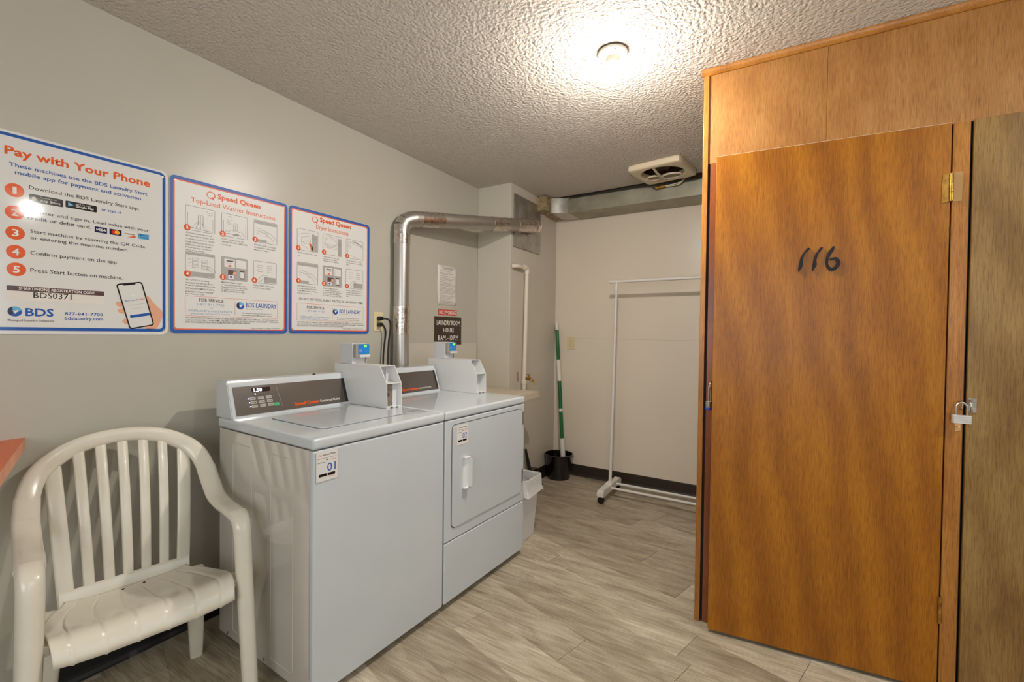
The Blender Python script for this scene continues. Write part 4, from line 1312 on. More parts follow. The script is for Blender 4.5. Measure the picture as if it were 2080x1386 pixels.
SAT[0] = '_satin'
p2 = thing('instruction_poster', 'top-load washer instruction poster with blue and orange border, middle of three', 'poster')
instruction_poster(p2, (-0.0855, 0.4265, 1.257, 1.911),
    [(-0.027, 0.086, 1.695, 1.797), (0.115, 0.227, 1.695, 1.797), (0.257, 0.370, 1.695, 1.798), (-0.027, 0.086, 1.500, 1.603), (0.115, 0.227, 1.501, 1.603), (0.256, 0.367, 1.501, 1.604)],
    [(-0.021, 1.704), (0.119, 1.704), (0.263, 1.705), (-0.020, 1.510), (0.120, 1.511), (0.260, 1.512)],
    ['tub', 'load', 'panel_hand', 'cycle_hand', 'pay', 'press'], P2_TEXT, CAP2, (-0.028, 0.374, 1.333, 1.417), 0.172, (0.196, 1.387, 0.017), (0.071, 1.861, 0.018))
p3 = thing('instruction_poster', 'dryer instruction poster with blue and orange border, nearest the vent pipe', 'poster')
instruction_poster(p3, (0.4305, 0.9475, 1.259, 1.913),
    [(0.478, 0.598, 1.694, 1.803), (0.628, 0.748, 1.694, 1.803), (0.778, 0.898, 1.695, 1.803), (0.478, 0.598, 1.522, 1.631), (0.629, 0.748, 1.522, 1.631), (0.778, 0.898, 1.523, 1.632)],
    [(0.484, 1.702), (0.635, 1.705), (0.786, 1.706), (0.486, 1.534), (0.636, 1.534), (0.786, 1.534)],
    ['lint', 'drum', 'close', 'panel_hand', 'pay', 'press'], P3_TEXT, CAP3, (0.478, 0.902, 1.331, 1.418), 0.691, (0.709, 1.384, 0.0165), (0.580, 1.867, 0.018))

SAT[0] = ''
# ================================================================== small wall signs
nt_ = thing('notice_sheet', 'white typed notice sheet taped to the wall above the no smoking sign', 'notice')
bm = B()
gr = [[bm.verts.new((0.0012 + 0.004 * math.sin(i * 0.9) ** 2 * (j / 8) + (0.006 * (j / 8 - 0.6) ** 2), 1.568 + 0.216 * i / 8 + 0.002 * math.sin(j * 1.3) + (0.006 if j == 0 and i < 3 else 0), 1.478 + 0.286 * j / 8)) for i in range(9)] for j in range(9)]
for j in range(8):
    for i in range(8):
        bm.faces.new((gr[j][i], gr[j][i + 1], gr[j + 1][i + 1], gr[j + 1][i]))
sheet = obj('paper', bm, 'paper', nt_, 60)
md = sheet.modifiers.new('t', 'SOLIDIFY'); md.thickness = 0.0003
NPM = plane_mat((0.0072, 0, 0), (0, 1, 0), (0, 0, 1))
bm = B()
rg = random.Random(11)
for i, y in enumerate((1.748, 1.739)):
    stroke_into(bm, [(1.615 + 0.012 * i, y), (1.735 - 0.012 * i, y)], 0.0040, NPM)
y = 1.724
while y > 1.495:
    L = rg.choice([0.17, 0.175, 0.165, 0.12, 0.15])
    x = 1.588
    while x < 1.588 + L:
        w = rg.uniform(0.008, 0.028)
        stroke_into(bm, [(x, y), (min(x + w, 1.588 + L), y)], 0.0026, NPM)
        x += w + 0.004
    y -= 0.0085 if rg.random() > 0.2 else 0.014
for q in ([(1.576, 1.754), (1.576, 1.488)], [(1.776, 1.754), (1.776, 1.488)], [(1.576, 1.754), (1.776, 1.754)], [(1.576, 1.488), (1.776, 1.488)]):
    stroke_into(bm, q, 0.001, NPM)
obj('typed_lines', bm, 'print_grey', nt_, kind='stuff')

ns = thing('no_smoking_sign', 'small red no smoking sign above the brown laundry hours sign', 'sign')
bm = B(); box(bm, 0.0005, 0.0025, 1.579, 1.790, 1.4025, 1.4455, 0.0005); obj('plate', bm, 'sign_red', ns)
SPM = plane_mat((0.0026, 0, 0), (0, 1, 0), (0, 0, 1))
bm = B(); text_into(bm, 'NO SMOKING', 1.590, 1.411, 0.190, 0.026, SPM, 1, 0.0004); obj('lettering', bm, 'sign_white', ns)
hs = thing('hours_sign', 'dark brown laundry room hours sign with white letters above the dryer', 'sign')
bm = B(); box(bm, 0.0005, 0.0045, 1.538, 1.846, 1.185, 1.392, 0.001); obj('plate', bm, 'sign_brown', hs)
SPM = plane_mat((0.0046, 0, 0), (0, 1, 0), (0, 0, 1))
for a in (('LAUNDRY ROOM', 1.692, 1.331, 0.264, 0.033), ('HOURS', 1.694, 1.278, 0.118, 0.031), ('8 A.M. - 10 P.M.', 1.692, 1.220, 0.236, 0.034)):
    bm = B(); text_into(bm, *a, SPM, 1, 0.0004, 'C'); obj('lettering', bm, 'sign_white', hs)

wp = thing('wall_panel', 'pale splash panel on the wall behind the dryer under the hours sign', 'panel')
bm = B(); box(bm, 0.0003, 0.006, 1.249, 1.53, 0.86, 1.200, 0.001)
box(bm, 0.0003, 0.006, 1.53, 1.855, 0.86, 1.1845); box(bm, 0.0003, 0.006, 1.855, 2.040, 0.86, 1.197, 0.001); obj('board', bm, 'panel_white', wp)
bm = B(); stroke_into(bm, [(1.30, 0.9), (1.30, 1.16), (1.46, 1.16), (1.46, 0.9)], 0.002, plane_mat((0.0062, 0, 0), (0, 1, 0), (0, 0, 1)), 0.0002); obj('pressed_outline', bm, 'wall', wp)

# ---- outlets and plugs
def outlet(label, origin, xd, cat='outlet'):
    t = thing('wall_outlet', label, cat)
    pm = plane_mat(origin, xd, (0, 0, 1))
    n = pm.to_3x3() @ Vector((0, 0, 1))
    bm = B(); prism(bm, [pm @ Vector((x, y, 0.0004)) for x, y in rrect(-0.036, 0.036, -0.059, 0.059, 0.004, 3)], n * 0.005)
    obj('cover_plate', bm, 'ivory', t, 40)
    for s in (-1, 1):
        bm = B(); prism(bm, [pm @ Vector((x, y, 0.005)) for x, y in rrect(-0.017, 0.017, s * 0.0195 - 0.014, s * 0.0195 + 0.014, 0.010, 4)], n * 0.0022)
        r = obj('receptacle', bm, 'ivory', t, 40)
        bm = B()
        for q in (-0.006, 0.006):
            poly_into(bm, [(q - 0.0012, s * 0.0195 - 0.002), (q + 0.0012, s * 0.0195 - 0.002), (q + 0.0012, s * 0.0195 + 0.007), (q - 0.0012, s * 0.0195 + 0.007)], pm, 0.0076)
        disc_into(bm, 0, s * 0.0195 - 0.007, 0.0024, 0.0024, pm, 0.0076, 10)
        obj('slot', bm, 'black', r)
    bm = B(); disc_into(bm, 0, 0, 0.003, 0.003, pm, 0.0058, 12); obj('screw', bm, 'steel', t)
    return t
outlet('ivory wall outlet with two black plugs beside the vent pipe', (0.0, 1.02, 1.338), (0, 1, 0))
outlet('ivory wall outlet on the back wall above the mop bucket', (0.474, YB, 1.194), (1, 0, 0))
for k, (z, tail) in enumerate(((1.3575, 0.0), (1.3185, 0.020))):
    t = thing('power_cord', ['black power cord in the upper socket beside the vent pipe', 'black power cord in the lower socket beside the vent pipe'][k], 'cord', (0, 0, 0), 0, 'plugged-in cords')
    bm = B(); box(bm, 0.0078, 0.036, 1.003, 1.034, z - 0.012, z + 0.012, 0.005); obj('plug', bm, 'black', t, 40)
    pts = catmull([(0.032, 1.026, z), (0.058 - tail, 1.052 - tail, z - 0.008), (0.060 - tail, 1.066 - tail, z - 0.05), (0.048 - tail, 1.062 - tail, z - 0.16), (0.05 - tail, 1.056 - tail, 1.05), (0.06 - tail, 1.048 - tail, 0.8)], 6)
    bm = B(); tube(bm, pts, 0.0055, 10); obj('cord', bm, 'black', t, 60)

# ================================================================== vent pipe, duct, fan, water pipe
vp = thing('vent_pipe', 'silver dryer vent pipe rising behind the dryer and bending into the plate', 'vent pipe')
PR = 0.05
def seg_tube(name, p0, p1, r, mat):
    bm = B(); tube(bm, [p0, p1], r, 32); return obj(name, bm, mat, vp, 40)
vx, vy = 0.060, 1.157
seg_tube('pipe_section', (vx, vy, 0.62), (vx, vy, 1.30), PR, 'pipe_metal')
seg_tube('pipe_section', (vx, vy, 1.29), (vx, vy, 1.93), PR * 0.985, 'pipe_metal')
for z0, z1 in ((1.262, 1.335), (1.340, 1.437)):
    seg_tube('tape_band', (vx, vy, z0), (vx, vy, z1), PR * 1.03, 'foil_tape')
seg_tube('tape_band', (vx, vy, 1.832), (vx, vy, 1.915), PR * 1.035, 'foil_tape')
for z in (1.338, 1.90):
    ringb = B(); lathe(ringb, [(PR * 1.0, -0.004), (PR * 1.05, -0.002), (PR * 1.05, 0.002), (PR * 1.0, 0.004)], (vx, vy, z), 32, 0, False, False)
    obj('bead', ringb, 'pipe_metal', vp, 40)
# elbow of four gores, then the long run across to the boxed corner
P0 = Vector((0.093, 1.235, 2.005)); P1 = Vector((0.415, 2.225, 2.128))
run = (P1 - P0).normalized()
elb = [Vector((vx, vy, 1.915)), Vector((vx + 0.001, vy + 0.003, 1.945)), Vector((0.067, 1.176, 1.977)), Vector((0.080, 1.205, 1.995)), P0, P0 + run * 0.03]
for i in range(len(elb) - 1):
    bm = B()
    d0 = (elb[i + 1] - elb[i]).normalized()
    tube(bm, [elb[i] - d0 * 0.004, elb[i + 1] + d0 * 0.004], [PR * 1.02, PR * 1.02], 32)
    obj('elbow_gore', bm, 'pipe_metal', vp, 40)
Lr = (P1 - P0).length
def along(t): return P0 + run * (Lr * t)
seg_tube('pipe_section', along(0.0), along(0.62), PR * 0.99, 'pipe_metal')
seg_tube('pipe_section', along(0.60), along(1.0), PR * 1.01, 'pipe_metal')
seg_tube('tape_band', along(0.04), along(0.20), PR * 1.035, 'foil_tape')
seg_tube('tape_band', along(0.60), along(0.74), PR * 1.045, 'foil_tape')
seg_tube('tape_band', along(0.83), along(1.0), PR * 1.06, 'foil_tape')
pl = Vector((0.3375, 2.315, 2.136))
for a, b, r in ((P1, Vector((0.412, 2.270, 2.132)), 1.07), (Vector((0.412, 2.268, 2.132)), Vector((0.385, 2.300, 2.135)), 1.07), (Vector((0.388, 2.298, 2.135)), pl, 1.05)):
    bm = B(); tube(bm, [a, b], PR * r, 32); obj('elbow_gore', bm, 'foil_tape', vp, 40)
bm = B(); tube(bm, [(0.3262, 2.315, 2.136), (0.332, 2.315, 2.136)], PR * 1.25, 32); obj('collar', bm, 'galvanised', vp, 40)

plt = thing('vent_plate', 'square metal cover plate on the boxed-out corner where the vent ends', 'plate')
bm = B(); box(bm, XC + 0.0005, XC + 0.013, 2.092, 2.520, 1.955, 2.366, 0.001); obj('sheet', bm, 'plate_metal', plt)
for y in (2.108, 2.504):
    for z in (1.985, 2.345):
        bm = B(); tube(bm, [(XC + 0.013, y, z), (XC + 0.0155, y, z)], 0.006, 12); obj('screw', bm, 'steel', plt, 30)

wpipe = thing('water_pipe', 'cream plastic water pipe running down the boxed-out corner to a brass tap', 'pipe')
bm = B(); tube(bm, catmull([(XC + 0.001, 2.085, 1.80), (0.338, 2.095, 1.80), (0.350, 2.12, 1.801)], 4) + [Vector((0.350, 2.225, 1.803))], 0.0155, 16); obj('top_pipe', bm, 'pvc', wpipe, 50)
bm = B(); tube(bm, catmull([(0.350, 2.20, 1.803), (0.350, 2.232, 1.803), (0.350, 2.252, 1.79), (0.350, 2.252, 1.755)], 5), 0.0205, 16); obj('elbow', bm, 'pvc', wpipe, 50)
bm = B(); tube(bm, [(0.350, 2.252, 1.77), (0.350, 2.225, 0.80)], 0.0165, 16); obj('down_pipe', bm, 'pvc', wpipe, 50)
bm = B(); tube(bm, [(0.350, 2.2275, 0.905), (0.350, 2.2265, 0.872)], 0.022, 16); obj('coupling', bm, 'pvc', wpipe, 50)
bm = B(); tube(bm, [(0.350, 2.2275, 0.915), (0.40, 2.24, 0.915)], 0.012, 12); tube(bm, catmull([(0.38, 2.235, 0.915), (0.41, 2.245, 0.908), (0.418, 2.248, 0.885)], 4), 0.010, 12); tube(bm, [(0.385, 2.238, 0.915), (0.385, 2.238, 0.945)], 0.007, 10)
tp = obj('brass_tap', bm, 'brass', wpipe, 50)
bm = B(); box(bm, 0.366, 0.404, 2.232, 2.244, 0.943, 0.951, 0.003); obj('tap_handle', bm, 'steel', tp, 40)
bm = B(); tube(bm, catmull([(0.41, 2.25, 0.905), (0.422, 2.262, 0.885), (0.42, 2.266, 0.855)], 4), 0.0055, 8); obj('yellow_tag', bm, 'yellow', tp, 50)
bm = B(); prism(bm, [(XC + 0.0006, y, z) for y, z in ((2.165, 0.96), (2.195, 0.97), (2.205, 0.93), (2.195, 0.885), (2.175, 0.90))], (0.002, 0, 0)); obj('torn_tape', bm, 'pink_tag', wpipe)

sh = thing('side_shelf', 'beige shelf board between the dryer and the boxed-out corner', 'shelf')
bm = B(); box(bm, 0.012, 0.588, 1.42, 2.050, 0.800, 0.847, 0.003); obj('board', bm, grainy('beige_shelf', (206, 192, 170), 0.03, 5, 0.4), sh, 40)
bm = B(); box(bm, 0.012, 0.05, 1.43, 2.05, 0.74, 0.7995); obj('cleat', bm, 'wall', sh)
bm = B(); box(bm, 0.05, 0.08, 1.96, 2.05, 0.0, 0.7995); obj('support', bm, 'wall', sh)
bm = B(); box(bm, 0.40, 0.43, 1.47, 1.50, 0.0, 0.7995); obj('support', bm, 'wall', sh)

# ---- duct under the ceiling along the back wall
du = thing('air_duct', 'galvanised metal air duct running along the back wall below the ceiling', 'duct')
bm = B(); box(bm, 0.55, 3.3, 2.60, YB - 0.001, 2.300, 2.418, 0.002); obj('duct_section', bm, 'duct_metal', du, 30)
bm = B()
prof = [(0.405, 2.545), (0.43, 2.553), (0.46, 2.570), (0.50, 2.588), (0.548, 2.597), (0.552, 2.597), (0.552, YB - 0.001), (0.405, YB - 0.001)]
prism(bm, [(a, b, 2.305) for a, b in prof], (0, 0, 0.125)); obj('duct_section', bm, 'galvanised', du, 50)
bm = B(); box(bm, XC + 0.001, 0.408, 2.462, YB - 0.001, 2.312, 2.434, 0.003); obj('taped_section', bm, 'duct_rust', du, 30)
bm = B(); tube(bm, [(0.36, 2.462, 2.375), (0.36, 2.458, 2.375)], 0.026, 20); obj('knockout', bm, 'duct_rust', du, 30)
bm = B(); box(bm, 0.400, 0.410, 2.54, 2.60, 2.303, 2.437); obj('flange', bm, 'duct_rust', du)
bm = B(); box(bm, 0.546, 0.560, 2.5935, 2.6005, 2.297, 2.430); obj('flange', bm, 'galvanised', du)
for x, z in ((0.58, 2.40), (0.58, 2.345), (0.62, 2.312), (0.85, 2.318), (1.12, 2.312), (1.40, 2.318), (1.60, 2.33), (0.70, 2.40)):
    bm = B(); tube(bm, [(x, 2.6002, z), (x, 2.5975, z)], 0.0055, 10); obj('rivet', bm, 'steel', du, 30)
bk = thing('metal_bracket', 'small grey metal strap on the back wall beside the wooden locker', 'bracket')
bm = B(); box(bm, 1.575, 1.605, YB - 0.006, YB - 0.0005, 1.93, 2.18, 0.002); box(bm, 1.575, 1.605, YB - 0.03, YB - 0.006, 1.93, 1.938, 0.001); obj('strap', bm, 'galvanised', bk)

# ---- exhaust fan
fan = thing('exhaust_fan', 'yellowed square ceiling exhaust fan with its grille broken open', 'fan')
fc = Vector((1.388, 2.325)); fhw = 0.183; zf = 2.402
n = 64
def sq(t, hw):
    c, s = math.cos(t), math.sin(t)
    p = 14.0
    r = hw / ((abs(c) ** p + abs(s) ** p) ** (1 / p))
    return r * c, r * s
bm = B(); rings = []
prof = [('s', fhw * 0.985, H - 0.0005), ('s', fhw, H - 0.006), ('s', fhw, zf + 0.012), ('s', fhw * 0.985, zf + 0.004), ('s', fhw * 0.95, zf), ('s', fhw * 0.90, zf - 0.002), ('c', 0.153, zf - 0.003), ('c', 0.146, zf + 0.001), ('c', 0.140, zf + 0.014), ('c', 0.137, zf + 0.034)]
rot = math.radians(-8)
for kind, r, z in prof:
    ring = []
    for k in range(n):
        t = 2 * math.pi * k / n
        a, b = sq(t, r) if kind == 's' else (r * math.cos(t), r * math.sin(t))
        ring.append(bm.verts.new((fc.x + a * math.cos(rot) - b * math.sin(rot), fc.y + a * math.sin(rot) + b * math.cos(rot), z)))
    rings.append(ring)
for a, b in zip(rings, rings[1:]):
    for k in range(n):
        bm.faces.new((a[k], a[(k + 1) % n], b[(k + 1) % n], b[k]))
obj('cover', bm, 'fan_cover', fan, 40)
bm = B(); lathe(bm, [(0.134, 0.0), (0.134, 0.12), (0.0, 0.12)][:2], (fc.x, fc.y, H - 0.004), 40, 0, False, True); obj('housing', bm, 'fan_dark', fan, 40)
for k in range(6):
    bm = B()
    a = math.radians(k * 60 + 12)
    d = Vector((math.cos(a), math.sin(a), 0)); e = Vector((-math.sin(a), math.cos(a), 0))
    c0 = Vector((fc.x, fc.y, H + 0.05))
    prism(bm, [c0 + d * 0.03 - e * 0.012, c0 + d * 0.12 - e * 0.03, c0 + d * 0.12 + e * 0.03 + Vector((0, 0, 0.02)), c0 + d * 0.03 + e * 0.012 + Vector((0, 0, 0.015))], (0, 0, 0.002))
    obj('fan_blade', bm, 'fan_dark', fan)
bm = B(); lathe(bm, [(0.045, 0.0), (0.05, 0.01), (0.05, 0.05)], (fc.x, fc.y, H + 0.0), 24); obj('motor', bm, 'fan_dark', fan, 40)
bm = B()
bx = -0.030
tube(bm, [(fc.x + bx, fc.y - 0.146, zf + 0.004), (fc.x + bx + 0.004, fc.y - 0.05, zf - 0.004), (fc.x + bx + 0.012, fc.y + 0.06, zf - 0.004), (fc.x + bx + 0.02, fc.y + 0.142, zf + 0.004)], 0.0085, 10)
obj('grille_bar', bm, 'fan_cover', fan, 50)
for cx, cy, rx, ry in ((0.048, 0.066, 0.062, 0.047), (-0.072, 0.062, 0.047, 0.043)):
    bm = B(); tube(bm, [(fc.x + cx + rx * math.cos(a * math.pi / 12), fc.y + cy + ry * math.sin(a * math.pi / 12), zf + 0.002) for a in range(25)], 0.0072, 8, False); obj('grille_ring', bm, 'fan_cover', fan, 50)
wc = thing('wire_connector', 'brass wire connector with loose wires hanging under the exhaust fan', 'wires')
bm = B(); tube(bm, [(1.278, 2.578, 2.389), (1.350, 2.575, 2.398)], 0.0125, 14); obj('connector', bm, 'brass', wc, 40)
for k, (dz, mat_) in enumerate(((0.0, 'white_plastic'), (-0.010, 'ivory'), (0.006, 'black'))):
    bm = B(); tube(bm, catmull([(1.345, 2.575, 2.397 + dz * 0.4), (1.40, 2.57, 2.397 + dz), (1.46, 2.56, 2.404 + dz), (1.50, 2.545, 2.43), (1.50, 2.54, 2.47)], 5), 0.004, 8); obj('wire', bm, mat_, wc, 60)
bm = B(); tube(bm, catmull([(1.280, 2.578, 2.388), (1.262, 2.578, 2.392), (1.25, 2.572, 2.42), (1.25, 2.568, 2.47)], 5), 0.004, 8); obj('wire', bm, 'black', wc, 60)

# ================================================================== bare-bulb lamps
def lamp(x, y, label, bulb):
    t = thing('ceiling_lamp', label, 'lamp', (x, y, H), 0, 'bare-bulb ceiling lamps')
    bm = B(); lathe(bm, [(0.0615, -0.0002), (0.0625, -0.002), (0.0615, -0.005)], (0, 0, 0), 40); obj('rim', bm, 'sign_brown', t, 40)
    bm = B(); lathe(bm, [(0.060, -0.0045), (0.060, -0.010), (0.056, -0.015), (0.040, -0.021), (0.028, -0.026), (0.0265, -0.034), (0.024, -0.046), (0.022, -0.047)], (0, 0, 0), 40); obj('holder', bm, 'porcelain', t, 40)
    for a in (-60, 120):
        bm = B(); lathe(bm, [(0.005, -0.0185), (0.005, -0.021)], (0.047 * math.cos(math.radians(a)), 0.047 * math.sin(math.radians(a)), 0.003), 10); obj('screw', bm, 'seam', t)
    # LED bulb: collar shaped to dim the ceiling, with added glow; lit dome below
    bm = B(); lathe(bm, [(0.0135, -0.046), (0.0135, -0.052), (0.018, -0.058), (0.024, -0.068), (0.0285, -0.080), (0.0302, -0.092), (0.0288, -0.1025)], (0, 0, 0), 28); obj('bulb_collar', bm, 'bulb_collar', t, 50)
    bm = B(); lathe(bm, [(0.0288, -0.1028), (0.0268, -0.108), (0.0235, -0.1135), (0.014, -0.121), (0.004, -0.1238)], (0, 0, 0), 28); obj('bulb_dome', bm, bulb, t, 60)
    return t
lamp(1.525, 0.884, 'lit bare bulb in a porcelain ceiling holder near the wooden locker', 'bulb_near')
lamp(3.62, 0.275, 'lit bare bulb ceiling lamp mirrored in the payment poster', 'bulb_far')

# ================================================================== wooden lockers
LX, LY, LA = 1.8285, 1.2289, 0.0237
lk = thing('storage_locker', 'tall amber plywood storage locker with the number 116 on its door', 'locker', (LX, LY, 0), LA)
LW, LD = 1.78, 0.88
zt = H - 0.0015
bm = B(); box(bm, 0.004, 0.022, 0.012, LD, 0.0, zt); obj('side_panel', bm, 'wood_header', lk)
bm = B(); box(bm, LW - 0.018, LW, 0.012, LD, 0.0, zt); obj('side_panel', bm, 'wood_header', lk)
bm = B(); box(bm, 0.022, LW - 0.018, LD - 0.012, LD, 0.0, zt); obj('back_panel', bm, 'wood_header', lk)
bm = B(); box(bm, 0.83, 0.848, 0.03, LD - 0.012, 0.0, zt - 0.01); obj('divider', bm, 'wood_header', lk)
bm = B(); box(bm, -0.003, 0.019, -0.011, 0.012, 0.0, H - 0.026, 0.002); obj('corner_trim', bm, 'wood_trim', lk)
bm = B(); box(bm, 0.019, 0.0285, 0.004, 0.012, 0.0, 2.035); obj('groove', bm, 'dark_gap', lk)  # dark strip painted for the shade between trim and stile
bm = B(); box(bm, 0.0285, 0.075, -0.004, 0.014, 0.0, 2.030, 0.001); obj('stile', bm, 'wood_red', lk)
bm = B(); box(bm, 0.0195, 0.4465, -0.003, 0.010, 2.031, H - 0.024, 0.0006); obj('header_panel', bm, 'wood_header', lk)
bm = B(); box(bm, 0.4475, LW - 0.001, -0.003, 0.010, 2.031, H - 0.024, 0.0006); obj('header_panel', bm, 'wood_header', lk)
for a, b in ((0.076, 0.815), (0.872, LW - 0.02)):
    bm = B(); box(bm, a, b, 0.03, 0.034, 0.0, 2.03); obj('inner_board', bm, 'dark_gap', lk)  # dark boards added behind the doors to paint in the interior shade
# moulding: quarter-round along the ceiling
prof = [(0.0, 0.0), (-0.006, 0.0), (-0.014, 0.006), (-0.019, 0.016), (-0.020, 0.0245), (0.0, 0.0245)]
bm = B(); prism(bm, [(-0.012, a - 0.0035, H - 0.026 + z) for a, z in prof], (LW + 0.01, 0, 0)); obj('moulding', bm, 'wood_trim', lk, 30)
bm = B(); box(bm, 0.8155, 0.8605, -0.012, 0.03, 0.0, 2.030, 0.0015); obj('stile', bm, 'wood_trim', lk)
bm = B(); box(bm, 0.8605, 0.8640, -0.004, 0.03, 0.0, 2.030); obj('weatherstrip', bm, 'black', lk)  # black strip painted in for shade in the gap beside the door
# left door, a little ajar: hinged on the right, built about its hinge line
def door_part(uh, vh, a, w, z0, z1, mat, name='door', th=0.019):
    e = bpy.data.objects
    bm = B(); box(bm, -w, 0.0, 0.0, th, z0, z1, 0.0012)
    d = obj(name, bm, mat, lk)
    d.location = (uh, vh, 0); d.rotation_euler = (0, 0, a)
    return d
d1 = door_part(0.811, -0.015, 0.073, 0.753, 0.014, 2.032, 'wood_door')
bm = B(); box(bm, -0.753, 0.0, -0.0002, 0.0192, 2.0318, 2.0328); obj('pale_top_edge', bm, plain('raw_ply_edge', (214, 196, 168), 0.7), d1)
DPM = Matrix(((-1, 0, 0, 0), (0, 0, -1, 0), (0, 1, 0, 0), (0, 0, 0, 1)))       # (s, z) drawn on the door face
def door_poly(bm, pts, th=0.006):
    prism(bm, [(-s, -0.0012, z) for s, z in pts], (0, -th, 0))
ONE_A = [(0.4203, 1.6239), (0.4132, 1.6227), (0.412, 1.6192), (0.4304, 1.6003), (0.4365, 1.5755), (0.4343, 1.5559), (0.4481, 1.5314), (0.4506, 1.5329), (0.4498, 1.5539), (0.4444, 1.583), (0.4352, 1.6034)]
ONE_B = [(0.3772, 1.6236), (0.3702, 1.6224), (0.3713, 1.6177), (0.3853, 1.5987), (0.3912, 1.5742), (0.3892, 1.5562), (0.4015, 1.5312), (0.4038, 1.532), (0.4037, 1.5542), (0.3996, 1.583), (0.3906, 1.6032)]
for P in (ONE_A, ONE_B):
    bm = B(); door_poly(bm, P)
    obj('door_number', bm, grainy('hammered_black_iron', (34, 33, 36), 0.5, 300, 0.3, 0.7, bs=1.0, bscale=260), d1)
six = [(0.3344, 1.6246), (0.3415, 1.6094), (0.3524, 1.5883), (0.3572, 1.5695), (0.3557, 1.5516), (0.3434, 1.5359), (0.3277, 1.5419), (0.3202, 1.5591), (0.3261, 1.5744), (0.3374, 1.5765), (0.3476, 1.573)]
sw = [0.0012, 0.0060, 0.0052, 0.0044, 0.0046, 0.0056, 0.0062, 0.0060, 0.0056, 0.0044, 0.0018]
C = catmull([Vector((a, b, w)) for (a, b), w in zip(six, sw)], 5)
L_, R2 = [], []
for i, p in enumerate(C):
    d = Vector((C[min(i + 1, len(C) - 1)] - C[max(i - 1, 0)])); d.z = 0; d.normalize()
    nn = Vector((-d.y, d.x, 0)) * max(0.0008, p.z)
    L_.append(p + nn); R2.append(p - nn)
bm = B()
for i in range(len(C) - 1):
    door_poly(bm, [(q.x, q.y) for q in (L_[i], L_[i + 1], R2[i + 1], R2[i])])
bmesh.ops.remove_doubles(bm, verts=bm.verts, dist=1e-6)
obj('door_number', bm, bpy.data.materials['hammered_black_iron'], d1)
def hinge(z0, z1, leaf):
    bm = B()
    if leaf:
        prism(bm, [(-0.024, -0.0008, z0 - 0.004), (-0.004, -0.0008, z0), (-0.004, -0.0008, z1), (-0.022, -0.0008, z1 - 0.004)], (0, -0.002, 0))
    n = 3
    for k in range(n):
        a, b = z0 + (z1 - z0) * k / n, z0 + (z1 - z0) * (k + 1) / n - 0.0012
        tube(bm, [(0.002, -0.004, a), (0.002, -0.004, b)], 0.0055, 14)
    obj('hinge', bm, 'brass', d1, 40)
hinge(1.757, 1.856, True); hinge(0.262, 0.358, False)
bm = B(); box(bm, 0.818, 0.842, -0.0145, -0.012, 1.755, 1.858, 0.0005); obj('hinge_leaf', bm, plain('painted_hinge_leaf', (176, 134, 78), 0.5, 0.1), lk)
d2 = door_part(0.868 + 0.76, -0.020, 0.0, 0.76, 0.012, 2.030, 'wood_olive', 'door', 0.022)
# hasp staples
def staple(u, z, r=0.010, ax='v'):
    bm = B()
    pts = [(u, 0.0, z + r), (u, -0.018, z + r), (u, -0.026, z), (u, -0.018, z - r), (u, 0.0, z - r)]
    tube(bm, catmull([(a, b - 0.012, c) for a, b, c in pts], 4), 0.0028, 10)
    return bm
obj('staple', staple(0.852, 1.045, 0.013), 'chrome', lk, 60)
bm = B(); tube(bm, catmull([(0.874, -0.021, 1.062), (0.874, -0.034, 1.060), (0.872, -0.044, 1.045), (0.876, -0.036, 1.028), (0.880, -0.021, 1.026)], 4), 0.0028, 10); obj('staple', bm, 'chrome', lk, 60)
bm = B(); box(bm, 0.871, 0.892, -0.0225, -0.0203, 1.02, 1.07, 0.0008); obj('staple_plate', bm, 'steel', lk)
bm = B(); prism(bm, [(0.842, -0.0125, 0.95), (0.855, -0.0125, 0.955), (0.855, -0.0125, 1.0), (0.838, -0.0125, 0.99)], (0, -0.0008, 0)); obj('scuff_mark', bm, grainy('scraped_wood', (206, 160, 104), 0.2, 90, 0.6), lk)
bm = B(); tube(bm, catmull([(0.049, -0.004, 1.075), (0.049, -0.04, 1.073), (0.049, -0.052, 1.056), (0.049, -0.04, 1.043), (0.049, -0.004, 1.041)], 4), 0.003, 10); obj('staple', bm, 'chrome', lk, 60)

def lk_pt(u, v, z):
    c, s = math.cos(LA), math.sin(LA)
    return (LX + u * c - v * s, LY + u * s + v * c, z)
def padlock(label, at, rz, bw, bh, bt, sh, body, mats2=None):
    t = thing('padlock', label, 'padlock', at, rz)
    bm = B()
    n = 5
    for k in range(n):
        box(bm, -bw / 2, bw / 2, -bt / 2, bt / 2, k * bh / n + 0.0002, (k + 1) * bh / n - 0.0002, 0.0006, 1)
    obj('body', bm, body, t, 40)
    r = bw * 0.32
    pts = [(-r, 0, bh - 0.002), (-r, 0, bh + sh - r)] + [(-r * math.cos(a * math.pi / 10), 0, bh + sh - r + r * math.sin(a * math.pi / 10)) for a in range(1, 10)] + [(r, 0, bh + sh - r), (r, 0, bh - 0.002)]
    bm = B(); tube(bm, pts, bw * 0.075, 12); obj('shackle', bm, 'chrome', t, 60)
    if mats2:
        bm = B(); box(bm, -bw / 2 - 0.0008, bw / 2 + 0.0008, -bt / 2 - 0.0008, bt / 2 + 0.0008, -0.002, bh * 0.28, 0.002); obj('bumper', bm, mats2, t, 40)
    return t
padlock('silver laminated padlock hanging between the two locker doors', lk_pt(0.848, -0.046, 0.984), LA + 0.05, 0.046, 0.028, 0.022, 0.043, plain('pale_laminated_steel', (214, 208, 204), 0.4, 0.3))
padlock('small padlock with a blue bumper on the locker door beside the corner trim', lk_pt(0.048, -0.047, 0.957), LA + 1.15, 0.030, 0.034, 0.018, 0.068, 'steel', plain('blue_bumper', (52, 66, 170), 0.4))

